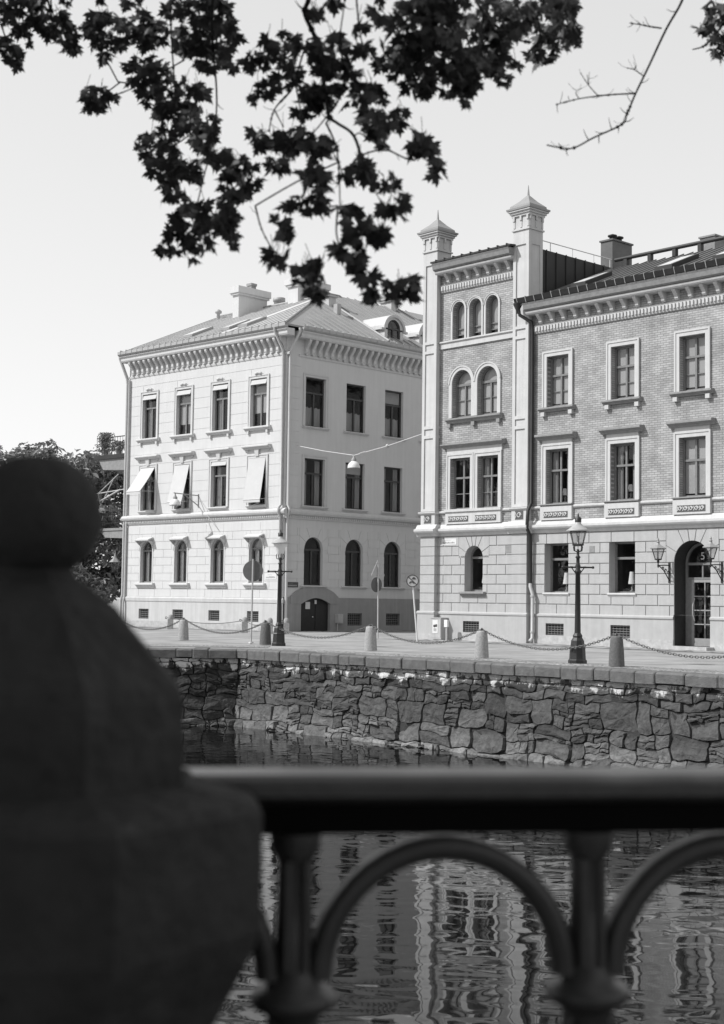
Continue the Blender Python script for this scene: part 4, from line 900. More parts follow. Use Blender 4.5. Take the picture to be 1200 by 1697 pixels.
b = MB(); coping(b, Ll, 5); part('coping', b, coping_m, o, WQ2)

# ------------------------------------------------------------------ bollards and chains along the quay
bol = [(-10.0, 58.05), (-6.66, 53.75), (-3.28, 49.4), (.33, 45.1), (3.46, 40.64), (6.52, 36.29), (9.65, 32.0)]
def bollard(x, y, mt, label, h=.76):
    W = T(x, y, -.01); o = thing('bollard', label, 'bollard', W, 'granite bollards along the quay edge')
    b = MB(); b.lathe([(.205, 0), (.20, .1), (.185, h * .5), (.158, h - .05), (.145, h - .02), (.10, h)], n=22); part('stone_post', b, mt, o, W)
    b = MB(); b.tube([(.05 * cos(a), 0, h + .02 + .05 * sin(a)) for a in [k * pi / 8 for k in range(16)]], .013, 6, closed=True); b.lathe([(.03, -.02), (.03, .02)], (0, 0, h), 8); part('chain_ring', b, chain_m, o, W @ RZ(.9)); return o
labs = ['granite bollard at the far end of the quay, hidden behind the stone pillar', 'smallest pale bollard, standing on the quay beside the dark pillar', 'dark bollard close to the thin sign pole and the farther street lamp',
        'pale bollard in front of the gap between the two buildings', 'pale bollard in front of the tower bay, its shaded side to the right', 'dark grey bollard beside the nearer street lamp', 'granite bollard beyond the nearer lamp, past the edge of the view']
for i, (x, y) in enumerate(bol): bollard(x, y, granite_dark if i in (2, 5) else granite, labs[i])
clab = ['chain behind the stone pillar to the smallest bollard', 'chain hanging from the smallest bollard to the dark bollard by the sign pole', 'chain passing the farther street lamp to the pale bollard before the gap',
        'chain hanging below the tower bay between two pale bollards', 'chain passing in front of the nearer street lamp base', 'chain hanging in front of the arched door number 5']
def chain(p0, p1, sag, label):
    p0, p1 = Vector(p0), Vector(p1); b = MB(); n = 62; pts = []
    for i in range(n + 1):
        t = i / n; v = p0.lerp(p1, t); v.z -= sag * 4 * t * (1 - t); pts.append(v)
    for i in range(n):
        a, c = pts[i], pts[i + 1]; d = (c - a); m_ = (a + c) / 2; d.normalize(); s_ = d.cross(Vector((0, 0, 1))).normalized(); u_ = s_ if i % 2 else s_.cross(d)
        b.tube([m_ + d * (.062 * cos(q)) + u_ * (.03 * sin(q)) for q in [k * pi / 4 for k in range(8)]], .0105, 5, closed=True)
    o = part('chain', b, chain_m); tag(o, label, 'chain', 'iron chains slung between the bollards'); return o
for i in range(6): chain((bol[i][0], bol[i][1], .79), (bol[i + 1][0], bol[i + 1][1], .79), .47, clab[i])

# ------------------------------------------------------------------ gas-lantern street lamps
def lantern_head(o, W, z0, hgt, r0, r1, gl=None, n=6):
    g = MB(); g.lathe([(r0 - .012, z0), (r1 - .012, z0 + hgt)], n=n, smooth=False, caps=False); part('lantern_glass', g, gl or lantern_glass, o, W)
    f = MB()
    for k in range(n): a = 2 * pi * k / n; f.tube([(r0 * cos(a), r0 * sin(a), z0), (r1 * cos(a), r1 * sin(a), z0 + hgt)], .011, 4)
    f.lathe([(r0 * .4, z0 - .04), (r0 + .02, z0 - .02), (r0 + .02, z0 + .02), (r0 * .5, z0 + .02)], n=n, smooth=False); f.lathe([(r1, z0 + hgt - .02), (r1 + .02, z0 + hgt)], n=n, smooth=False, caps=False); part('lantern_frame', f, black_iron, o, W)
def street_lamp(x, y, label, opal, capm):
    W = T(x, y, 0) @ RZ(.5); o = thing('street_lamp', label, 'street lamp', W)
    b = MB(); b.lathe([(.25, -.03), (.25, .06), (.22, .09), (.205, .36), (.215, .38), (.19, .42), (.17, .58), (.12, .66), (.13, .70), (.11, .74), (.085, .78)], n=8, smooth=False); part('lamp_base', b, black_iron, o, W)
    for k in range(8):
        pass
    b = MB(); b.lathe([(.085, .76), (.078, 1.2), (.066, 2.35), (.085, 2.37), (.085, 2.43), (.06, 2.47), (.075, 2.55), (.05, 2.62), (.045, 2.75), (.075, 2.79), (.04, 2.83), (.035, 3.0)], n=14)
    part('lamp_post', b, black_iron, o, W)
    b = MB(); b.tube([(-.40, 0, 2.52), (.40, 0, 2.52)], .022, 8)
    for s_ in (-1, 1): b.ball((s_ * .4, 0, 2.52), .038, 8, 5); b.lathe([(.04, 0), (.04, .05)], (s_ * .18, 0, 2.495), 8); b.tube([(s_ * .06, 0, 2.36), (s_ * .16, 0, 2.5)], .014, 5)
    part('ladder_bar', b, black_iron, o, W @ RZ(-.5))
    b = MB()
    for k in range(4): a = k * pi / 2; b.tube([(.03 * cos(a), .03 * sin(a), 2.93), (.13 * cos(a), .13 * sin(a), 2.96), (.15 * cos(a), .15 * sin(a), 3.06), (.12 * cos(a), .12 * sin(a), 3.12)], .014, 6)
    part('lantern_cradle', b, black_iron, o, W)
    if opal:
        g = MB(); g.lathe([(.10, 3.12), (.14, 3.2), (.17, 3.32), (.235, 3.44), (.25, 3.5)], n=18); part('lantern_glass', g, enamel, o, W)
    else:
        lantern_head(o, W, 3.12, .37, .145, .235); g = MB(); g.lathe([(.02, 3.12), (.035, 3.2), (.03, 3.34), (.01, 3.36)], n=10); part('mantle', g, enamel, o, W)
    c = MB(); c.lathe([(.31, 3.48), (.315, 3.5), (.25, 3.54), (.15, 3.62), (.08, 3.68), (.08, 3.78), (.06, 3.8), (.06, 3.86)], n=18); part('lamp_hood', c, capm, o, W)
    c = MB(); c.lathe([(.085, 3.72), (.09, 3.84), (.03, 3.87), (.02, 3.93), (.005, 3.97)], n=12); part('finial', c, black_iron, o, W)
street_lamp(5.76, 37.82, 'black street lamp with clear lantern, in front of the brick building', False, zinc)
street_lamp(-2.79, 48.9, 'black street lamp with opal shade, in front of the corner of the pale building', True, zinc)

# ------------------------------------------------------------------ traffic signs
def disc(b, W_, r, t=.012, n=28):
    vs = [(r * cos(2 * pi * k / n), 0, r * sin(2 * pi * k / n)) for k in range(n)]; b.prism([W_ @ Vector(v) for v in vs], W_.to_3x3() @ Vector((0, t, 0)))
W = T(-3.86, 50.48, 0); o = thing('traffic_sign', 'round sign seen from behind on a thin pole, left of the farther street lamp', 'traffic sign', W, 'traffic signs')
b = MB(); b.tube([(0, 0, -.03), (.02, 0, 2.98)], .03, 8); b.lathe([(.1, 0), (.08, .05)], n=10); part('pole', b, grey_metal, o, W)
b = MB(); disc(b, T(.02, .05, 2.56) @ RZ(-.15), .37); part('sign_disc', b, sign_back, o, W)
W = T(.74, 60.3, 0); o = thing('traffic_sign', 'triangular warning sign above a round sign, turned sideways in front of the shaded wall', 'traffic sign', W, 'traffic signs')
b = MB(); b.tube([(0, 0, -.03), (-.02, 0, 3.1)], .03, 8); part('pole', b, grey_metal, o, W)
Wt = T(-.02, .06, 0) @ RZ(.75); b = MB(); b.prism([Wt @ Vector(v) for v in ((-.36, 0, 2.6), (.36, 0, 2.6), (.38, 0, 2.66), (.03, 0, 3.28), (-.03, 0, 3.28), (-.38, 0, 2.66))], Wt.to_3x3() @ Vector((0, .012, 0))); part('sign_triangle', b, sign_face, o, W)
b = MB(); disc(b, T(-.08, .06, 2.24) @ RZ(.75), .32); part('sign_disc', b, sign_back, o, W)
W = T(2.2, 56.5, 0); o = thing('traffic_sign', 'round no-vehicles sign with a slash on a leaning pale pole by the tower corner', 'traffic sign', W, 'traffic signs')
b = MB(); b.tube([(.06, .02, -.03), (-.14, 0, 2.2), (-.15, 0, 2.55)], .032, 8); part('pole', b, cable_m, o, W)
Wd = T(-.16, -.06, 2.37) @ RZ(-.1); b = MB(); disc(b, Wd, .25); so_ = part('sign_disc', b, sign_face, o, W)
def flat(b, pts, y=-.008, t=.006): b.prism([Wd @ Vector((x, y, z)) for x, z in pts], Wd.to_3x3() @ Vector((0, t, 0)))
b = MB()
for k in range(28):
    a0, a1 = 2 * pi * k / 28, 2 * pi * (k + 1) / 28; flat(b, [(r * cos(a), r * sin(a)) for r, a in ((.215, a0), (.25, a0), (.25, a1), (.215, a1))])
flat(b, [(-.17, .13), (-.145, .155), (.17, -.13), (.145, -.155)], -.010); part('sign_ring', b, sign_ring, so_, W)
b = MB(); flat(b, [(-.02, .06), (.13, .06), (.13, .10), (.10, .11), (.08, .15), (.02, .15), (0, .11), (-.02, .10)], -.009); flat(b, [(-.13, -.11), (-.09, -.11), (-.06, -.07), (0, -.07), (.03, -.11), (.07, -.11), (.07, -.06), (.0, -.02), (-.08, -.02), (-.13, -.06)], -.009); part('vehicle_symbols', b, sign_ring, so_, W)

# street name plates
def plate(F, x0, x1, z0, z1, y, mt, im, label):
    W = F @ T((x0 + x1) / 2, y, (z0 + z1) / 2); hw, hh = (x1 - x0) / 2, (z1 - z0) / 2; b = MB(); b.box(-hw, hw, -.012, 0, -hh, hh); o = part('street_name_plate', b, mt, None, W); tag(o, label, 'sign')
    b = MB(); rnd = random.Random(x0)
    for zc, n, h in ((-hh * .3, 9, hh * .5),):       # worn lettering, too faint to read
        for k in range(n): xx = -hw * .82 + k * hw * 1.64 / n; b.box(xx, xx + hw * .11, -.016, -.012, zc - h * .5, zc + h * (.5 if rnd.random() < .6 else .2))
    b.box(-hw * .6, hw * .2, -.016, -.012, hh * .5, hh * .56); part('plate_lettering', b, im, o, W)
plate(FA, -1.30, -.46, 2.58, 2.86, -.02, plate_a, ink, 'pale street name plate on the sunlit front of the corner building')
plate(FS, .12, .98, 2.18, 2.44, -.03, plate_s, ink_pale, 'dark street name plate on the shaded side of the corner building')
plate(FB, 1.30, 2.16, 3.94, 4.2, -.032, plate_a, ink, 'pale street name plate low on the tower bay, over the utility cabinet')

# guard stones round the corner building, with their own low chains
gp = [(-9.67, 72.6), (-5.43, 67.0), (-4.15, 65.4), (-3.4, 65.6)]
gl_ = ['stubby guard stone far left in front of the pale building', 'stubby guard stone before the fourth cellar window of the pale building', 'stubby guard stone just left of the farther street lamp', 'stubby guard stone just right of the farther street lamp']
for i, (x, y) in enumerate(gp):
    W = T(x, y, -.03); o = thing('guard_stone', gl_[i], 'guard stone', W, 'low guard stones at the corner building')
    b = MB(); b.box(-.13, .13, -.13, .13, 0, .52); b.lathe([(.13, .5), (.135, .6), (.11, .7), (.04, .75)], n=14); part('stone_post', b, granite, o, W)
    b = MB(); b.tube([(-.14, -.05, .6), (-.24, -.06, .64), (-.26, -.06, .56), (-.16, -.05, .54)], .02, 6); part('iron_hook', b, black_iron, o, W)
def cable(name, pts, r, label, cat, m_=None):
    b = MB(); b.tube(pts, r, 6); o = part(name, b, m_ or cable_m); tag(o, label, cat); return o
for i in range(2):
    a, c = gp[i], gp[i + 1]; b = MB(); b.tube([(a[0] + (c[0] - a[0]) * t, a[1] + (c[1] - a[1]) * t, .57 - .9 * t * (1 - t)) for t in [k / 14 for k in range(15)]], .018, 5); o = part('guard_chain', b, chain_m)
    tag(o, ['low chain between the guard stones in front of the pale building', 'short chain from the guard stone to the corner beside the farther lamp'][i], 'chain')

# utility cabinet, meter, wall boxes
W = FB @ T(1.46, -.30, 0); o = thing('utility_cabinet', 'grey utility cabinet with a poster on its door, beside the tower bay plinth', 'cabinet', W)
b = MB(); b.box(-.3, .3, -.2, .2, 0, .86); b.box(-.32, .32, -.22, .22, .86, .9); b.box(-.28, .28, -.21, -.2, .06, .82); part('cabinet_body', b, cabinet_m, o, W)
b = MB(); b.box(-.17, .14, -.222, -.21, .25, .8); po = part('poster', b, plate_a, o, W)
b = MB(); b.lathe([(.0, 0), (.085, 0)], n=4, caps=False)
b = MB(); b.ball((-.05, -.224, .55), .075, 10, 6, 1, .05, .8); b.ball((.05, -.224, .57), .06, 10, 6, 1, .05, 1.1); b.box(-.10, .07, -.226, -.222, .34, .355); b.box(-.10, .07, -.226, -.222, .38, .395); b.box(-.10, .07, -.226, -.222, .42, .44); part('poster_print', b, sign_ring, po, W)
W = FB @ T(2.15, -.55, 0); o = thing('parking_post', 'slim pale post with a small white box beside the utility cabinet', 'post', W)
b = MB(); b.tube([(0, 0, -.02), (0, 0, .55)], .045, 8); part('post', b, grey_metal, o, W); b = MB(); b.box(-.09, .09, -.07, .05, .52, .82); part('post_box', b, enamel, o, W)
W = FS @ T(3.78, -.12, .0); b = MB(); b.box(-.2, .2, -.12, .07, .38, .86); b.box(-.17, .17, -.135, -.12, .42, .82); o = part('wall_box', b, cabinet_m, None, W); tag(o, 'small pale wall box between the black door and the cellar window', 'wall box'); 
b = MB(); b.tube([(-.1, -.02, .38), (-.1, -.02, -.2)], .03, 6); part('wall_box_pipe', b, grey_metal, o, W)

# lanterns on wrought brackets by the entrance
def wall_lantern(x, label):
    W = FB @ T(x, -.72, 0); o = thing('wall_lantern', label, 'wall lantern', W, 'lanterns beside the arched door')
    lantern_head(o, W, 3.18, .38, .12, .25, n=6)
    c = MB(); c.lathe([(.31, 3.55), (.315, 3.575), (.2, 3.64), (.09, 3.70), (.05, 3.76), (.07, 3.8), (.03, 3.85), (.045, 3.88), (.004, 3.97)], n=6, smooth=False); part('lantern_hood', c, dome_grey, o, W)
    b = MB(); b.lathe([(.02, 2.88), (.035, 2.95), (.02, 3.02), (.05, 3.1), (.03, 3.16)], n=8)
    b.tube([(0, 0, 2.96), (0, .4, 2.98), (0, .70, 2.98)], .022, 6); b.tube([(0, .05, 2.95), (0, .3, 2.82), (0, .5, 2.62), (0, .68, 2.42)], .02, 6)
    for k in range(3): yy = .28 + k * .16; b.tube([(0, yy + .07 * cos(q) * (1 - q / 16), 2.86 - k * .07 + .07 * sin(q) * (1 - q / 16)) for q in [j * .7 for j in range(14)]], .011, 5)
    b.box(-.04, .04, .66, .69, 2.35, 3.08); part('wall_bracket', b, black_iron, o, W)
wall_lantern(12.80, 'wrought-iron wall lantern on the left of the arched door'); wall_lantern(15.0, 'wrought-iron wall lantern on the right of the arched door')

# table lamps in the brick building's windows
def table_lamp(x, z0, y, h, r0, r1, label):
    W = FB @ T(x, y, z0); o = thing('table_lamp', label, 'table lamp', W, 'table lamps standing in the windows'); b = MB(); b.lathe([(r0, .28), (r1, .28 + h)], n=18, caps=False); part('lamp_shade', b, lampshade, o, W)
    b = MB(); b.lathe([(.07, 0), (.08, .03), (.03, .08), (.05, .16), (.02, .28), (.015, .5)], n=12); part('lamp_foot', b, dome_grey, o, W)
table_lamp(7.52, 2.04, .62, .44, .15, .09, 'table lamp with cone shade in the ground-floor window nearest the downpipe')
table_lamp(10.66, 2.04, .62, .46, .15, .09, 'table lamp with cone shade in the ground-floor window nearer the arched door')
table_lamp(3.2, 2.08, .62, .4, .14, .09, 'table lamp in the arched ground-floor window of the tower bay')
table_lamp(7.6, 5.5, .42, .26, .12, .08, 'small table lamp in the first-floor window above the nearer street lamp')
table_lamp(10.75, 5.5, .42, .26, .12, .08, 'small table lamp in the middle first-floor window')

# street lighting on wires and arms
def dome_lamp(o, W, r=.29):
    b = MB(); b.lathe([(r, 0), (r * .98, .1), (r * .8, .22), (r * .45, .31), (.09, .34)], n=20); part('lamp_dome', b, enamel, o, W)
    b = MB(); b.lathe([(.12, .32), (.12, .42), (.07, .47), (.04, .56)], n=12); part('lamp_cap', b, dome_grey, o, W)
    b = MB(); b.lathe([(r * 1.02, -.02), (r * 1.02, .01)], n=20); part('lamp_rim', b, dome_grey, o, W)
wa = FS @ Vector((.69, -.03, 9.33)); wb = FB @ Vector((.24, -.1, 8.74)); wc = wa.lerp(wb, .495); wc.z -= .72
W = T(wc.x, wc.y, wc.z - .6); o = thing('hanging_street_lamp', 'white dome street lamp hanging from wires across the gap between the buildings', 'street lamp', W); dome_lamp(o, W)
cable('lamp_wire', [wa, wa.lerp(wc, .5) - Vector((0, 0, .04)), wc], .015, 'pale wire from the shaded wall of the corner building to the hanging dome lamp', 'wire')
o = cable('lamp_wire', [wc, wc.lerp(wb, .5) - Vector((0, 0, .05)), wb], .015, 'pale wire from the hanging dome lamp to the tower bay pilaster', 'wire')
b = MB()
for k in range(5): v = wc.lerp(wb, .10 + .018 * k); b.ball(v, .04, 8, 5)
b.ball(wc.lerp(wb, .5) - Vector((0, 0, .05)), .09, 8, 5); part('insulator', b, grey_metal, o)
W = FA @ T(-6.66, 0, 0); o = thing('bracket_street_lamp', 'white dome street lamp on an iron arm from the sunlit front wall', 'street lamp', W)
b = MB(); b.tube([(0, 0, 7.02), (0, -.8, 7.03), (0, -1.7, 7.06)], .03, 6); b.tube([(.02, 0, 6.45), (0, -.95, 7.0)], .028, 6); b.tube([(0, -.02, 6.4), (0, -.02, 7.1)], .04, 6); b.tube([(0, -1.6, 7.04), (0, -1.6, 6.9)], .03, 6); part('lamp_arm', b, dome_grey, o, W); dome_lamp(o, W @ T(0, -1.6, 6.42))
cable('wall_cable', [FA @ Vector(v) for v in ((-6.62, -.04, 6.95), (-5.9, -.03, 6.2), (-5.55, -.3, 5.9), (-4.86, -.03, 5.05))], .014, 'thin cable running down from the bracket lamp to a ground-floor window', 'cable', grey_metal)
W = FA @ T(-16.0, .4, 0); o = thing('bracket_street_lamp', 'white dome street lamp on a braced arm between the two balconies', 'street lamp', W)
b = MB(); b.tube([(3.1, 0, 7.75), (-.3, 0, 7.55)], .035, 6); b.tube([(1.7, 0, 8.6), (-.2, 0, 7.55), (.0, 0, 6.95)], .03, 6); b.tube([(1.9, 0, 7.7), (.0, 0, 7.1)], .05, 6); b.tube([(1.2, 0, 8.3), (.2, 0, 7.0)], .03, 6); part('lamp_arm', b, grey_metal, o, W); dome_lamp(o, W @ T(.1, 0, 6.4))
W = FA @ T(-14.3, .3, 0); o = thing('wall_lantern', 'small lantern on the far left flank of the corner building, under the balconies', 'wall lantern', W)
lantern_head(o, W, 3.05, .5, .16, .3, n=6); c = MB(); c.lathe([(.34, 3.55), (.1, 3.8), (.05, 3.95), (.01, 4.1)], n=6, smooth=False); part('lantern_hood', c, dome_grey, o, W); b = MB(); b.tube([(0, 0, 3.0), (0.1, 0, 2.7), (1.4, 0, 2.6)], .03, 6); part('wall_bracket', b, black_iron, o, W)
# plants on the upper balcony
rb = random.Random(5)
for k, (x, lab) in enumerate(((-15.9, 'bushy dark potted shrub at the outer corner of the upper balcony'), (-14.6, 'low potted plants along the railing of the upper balcony'))):
    W = FA @ T(x, .6, 9.75); o = thing('balcony_plant', lab, 'potted plant', W); b = MB(); b.lathe([(.16, .004), (.2, .3)], n=12); part('pot', b, dull_stone, o, W); b = MB()
    for i in range(900 if k == 0 else 420):
        v = Vector((rb.gauss(0, .22 if k == 0 else .4), rb.gauss(0, .2), rb.uniform(.25, 1.35 if k == 0 else .75))); n_ = Vector((rb.gauss(0, 1), rb.gauss(0, 1), rb.gauss(0, 1))).normalized(); a = n_.orthogonal().normalized() * .07; c = n_.cross(a); b.poly([v - a, v - c * .6, v + a, v + c * .6])
    part('foliage', b, tree_leaf, o, W)
# ------------------------------------------------------------------ near side: bridge, pillar, railing
near = MB(); near.box(-2.2, 40, -9, 2.02, -.25, .25)
struct('bridge_deck', near, pavement_m)
nb = MB(); nb.box(-60, -2.2, -60, 2.4, -4.0, .22); struct('near_bank', nb, earth)
PX, PY = -.47, 2.05
W = T(PX, PY, 0) @ RZ(R(8)); o = thing('bridge_pillar', 'dark blurred stone pillar topped by a ball at the end of the bridge railing', 'pillar', W)
q8 = 1 / cos(pi / 8); r0 = pi / 8
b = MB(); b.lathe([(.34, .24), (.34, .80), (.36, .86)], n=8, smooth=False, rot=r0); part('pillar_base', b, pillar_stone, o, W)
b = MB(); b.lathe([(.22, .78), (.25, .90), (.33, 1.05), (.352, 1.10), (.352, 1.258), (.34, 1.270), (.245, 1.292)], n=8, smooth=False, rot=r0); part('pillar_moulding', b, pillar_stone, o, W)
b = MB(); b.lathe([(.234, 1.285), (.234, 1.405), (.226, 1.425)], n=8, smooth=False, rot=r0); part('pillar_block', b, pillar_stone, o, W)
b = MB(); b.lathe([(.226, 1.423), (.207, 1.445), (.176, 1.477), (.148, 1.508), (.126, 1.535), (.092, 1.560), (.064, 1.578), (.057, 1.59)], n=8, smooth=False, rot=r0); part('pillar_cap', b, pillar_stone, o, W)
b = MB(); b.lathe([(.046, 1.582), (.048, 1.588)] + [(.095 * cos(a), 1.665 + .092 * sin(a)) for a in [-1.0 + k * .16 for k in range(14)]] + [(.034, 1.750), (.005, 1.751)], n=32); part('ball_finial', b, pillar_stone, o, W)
# railing
ra = math.atan2(.11, .837); W = T(-.093, 2.172, 0) @ RZ(ra); o = thing('bridge_railing', 'dark blurred iron bridge railing with a flat handrail over round arches', 'railing', W)
SP = .454; n0, n1 = -1, 6
b = MB(); x0, x1 = -.36, SP * (n1 + .5)
prof = [(-.05, 1.254), (-.056, 1.26), (-.056, 1.278), (-.05, 1.284), (-.038, 1.288), (.055, 1.289), (.064, 1.282), (.064, 1.26), (.05, 1.254), (.03, 1.246), (-.03, 1.246)]
b.extx(prof, x0, x1); part('handrail', b, rail_iron, o, W)
b = MB(); b.extx([(-.04, 1.286), (-.034, 1.2905), (.052, 1.2915), (.056, 1.2875)], x0, x1); part('handrail_top', b, rail_sheen, o, W)  # thin strip added to carry the painted highlight along the rail
b = MB(); b.box(x0, x1, -.02, .02, 1.2, 1.248); part('under_rail', b, under_black, o, W)  # recess shade comes from its near-black colour
b = MB(); b.box(x0, x1, -.03, .03, .36, .41); part('bottom_rail', b, rail_iron, o, W)
pm = MB(); pm.lathe([(.03, .41), (.05, .44), (.034, .5), (.03, .92), (.045, .935), (.062, .945), (.066, .955), (.062, .966), (.045, .972), (.04, .985), (.029, 1.0), (.026, 1.155), (.03, 1.165), (.038, 1.178), (.038, 1.2)], n=16)
for s_ in (-1, 1): pm.tube([(s_ * .014, -.028, 1.0), (s_ * .014, -.025, 1.16)], .008, 6)
pme = pm.make('post', rail_iron)
am = MB(); r = SP / 2 - .022; n = 20; vs = []
for i in range(n + 1):
    a = pi * i / n
    for rr, y in ((r, -.02), (r - .014, -.028), (r - .032, -.018), (r - .037, 0), (r - .032, .018), (r - .014, .028), (r, .02)): vs.append((SP / 2 + rr * cos(a) * 1.0, y, .985 + rr * sin(a) * 1.02))
fs = []
for i in range(n):
    for j in range(7): fs.append((7 * i + j, 7 * i + (j + 1) % 7, 7 * i + 7 + (j + 1) % 7, 7 * i + 7 + j))
am.mesh(vs, fs, True); ame = am.make('arch', rail_iron)
lm = MB(); lm.tube([(SP / 2 + r * .98 * cos(a), 0, .93 - r * 1.0 * sin(a)) for a in [pi * k / 16 for k in range(17)]], .014, 6); lme = lm.make('lower_arch', rail_iron)
for k in range(n0, n1 + 1):
    if k >= 0: obj('post', pme, o, W @ T(k * SP, 0, 0))
    if k < n1: obj('arch', ame, o, W @ T(k * SP, 0, 0)); obj('lower_arch', lme, o, W @ T(k * SP, 0, 0))
BLOBS = [[-1.99,7.72,4.54,0.06,0.08],[-1.84,7.52,4.71,0.092,0.085],[-1.9,7.66,4.64,0.04,0.066],[-1.96,7.47,4.67,0.039,0.065],[-1.72,7.66,4.67,0.113,0.08],[-1.65,7.77,4.6,0.047,0.047],[-1.42,7.61,4.62,0.139,0.093],[-1.47,7.74,4.55,0.027,0.047],[-1.21,7.45,4.57,0.058,0.091],[-1.12,7.39,4.53,0.048,0.071],[-1.26,7.32,4.68,0.051,0.038],[-1.46,7.42,4.73,0.039,0.026],[-1.63,7.46,4.75,0.045,0.032],[-0.99,7.12,4.56,0.05,0.056],[-0.82,6.95,4.46,0.121,0.085],[-0.94,7.23,4.43,0.082,0.082],[-0.82,7.15,4.34,0.081,0.118],[-0.71,6.93,4.35,0.054,0.102],[-0.69,7.02,4.23,0.018,0.049],[-1.5,7.79,4.31,0.088,0.067],[-1.2,7.6,4.38,0.105,0.099],[-1.16,7.56,4.24,0.059,0.052],[-0.95,7.35,4.18,0.095,0.083],[-1.05,7.42,4.11,0.077,0.064],[-0.87,7.18,3.97,0.093,0.087],[-1.1,7.35,3.91,0.108,0.095],[-0.81,7.04,3.83,0.061,0.055],[-1.04,7.14,3.71,0.074,0.086],[-0.9,7.01,3.68,0.091,0.06],[-0.75,6.89,3.71,0.06,0.048],[-0.59,6.56,3.51,0.096,0.096],[-0.66,6.54,3.38,0.056,0.051],[-0.83,6.69,3.35,0.104,0.081],[-0.66,6.45,3.25,0.078,0.067],[-0.6,6.35,3.16,0.027,0.044],[-0.89,6.72,3.23,0.069,0.052],[-0.76,6.56,3.18,0.039,0.039],[-0.84,6.66,3.14,0.029,0.023],[-0.98,6.82,3.21,0.012,0.035],[-0.95,6.92,3.52,0.054,0.048],[-0.4,6.61,4.16,0.086,0.063],[-0.55,6.84,4.18,0.065,0.059],[-0.38,6.66,4.05,0.058,0.069],[-0.53,6.85,4.02,0.059,0.053],[-0.45,6.76,4.04,0.041,0.041],[-0.18,6.44,4.05,0.101,0.084],[-0.13,6.45,3.96,0.067,0.067],[-0.25,6.28,4.18,0.038,0.049],[-0.16,6.1,4.17,0.042,0.027],[-0.22,6.51,3.88,0.085,0.068],[-0.28,6.54,3.84,0.057,0.051],[-0.01,6.39,3.82,0.094,0.077],[0.06,6.3,3.69,0.071,0.065],[0.14,6.34,3.73,0.06,0.038],[0.25,6.25,3.58,0.07,0.054],[0.31,6.19,3.48,0.037,0.037],[0.32,6.1,3.39,0.011,0.026],[0.06,6.19,3.56,0.032,0.032],[-0.48,6.65,3.72,0.069,0.057],[-0.36,6.48,3.66,0.084,0.067],[-0.21,6.3,3.57,0.093,0.065],[-0.41,6.4,3.52,0.066,0.039],[-0.02,6.07,3.42,0.047,0.052],[0.08,5.96,3.32,0.062,0.026],[-0.1,6.02,3.35,0.023,0.023],[-0.23,6.12,3.38,0.079,0.053],[-0.24,6.0,3.24,0.067,0.062],[-0.31,6.05,3.23,0.036,0.031],[-0.35,6.04,3.14,0.052,0.052],[0.12,5.81,3.16,0.065,0.055],[-0.08,5.84,3.16,0.06,0.025],[-0.0,5.73,3.05,0.074,0.069],[0.07,5.7,3.0,0.029,0.039],[-0.08,5.74,2.94,0.064,0.059],[-0.03,5.74,2.87,0.03,0.035],[-0.38,6.04,3.0,0.052,0.052],[-0.24,5.91,2.9,0.076,0.071],[-0.2,5.93,2.84,0.036,0.036],[0.15,5.81,2.82,0.07,0.065],[0.04,5.82,2.8,0.03,0.04],[0.0,5.77,2.84,0.025,0.007],[-0.09,5.8,3.11,0.025,0.02],[0.24,6.23,4.13,0.157,0.119],[0.14,6.36,4.02,0.094,0.105],[0.31,6.47,4.03,0.163,0.112],[0.49,6.57,4.16,0.143,0.143],[0.46,6.63,3.98,0.075,0.063],[0.67,6.85,4.15,0.077,0.059],[0.6,6.57,4.28,0.114,0.109],[0.05,6.08,4.13,0.032,0.053],[-0.04,6.22,4.1,0.032,0.022],[-0.01,6.33,4.03,0.044,0.038],[0.76,6.74,4.38,0.094,0.076],[0.93,6.97,4.47,0.127,0.103],[0.89,7.08,4.34,0.08,0.055],[0.22,6.44,3.91,0.084,0.033],[0.36,6.2,4.21,0.135,0.054],[0.47,6.61,3.9,0.023,0.023],[1.04,7.17,4.47,0.044,0.093],[1.91,7.62,4.74,0.073,0.113],[1.96,7.76,4.65,0.047,0.081],[1.85,7.7,4.7,0.03,0.033]]
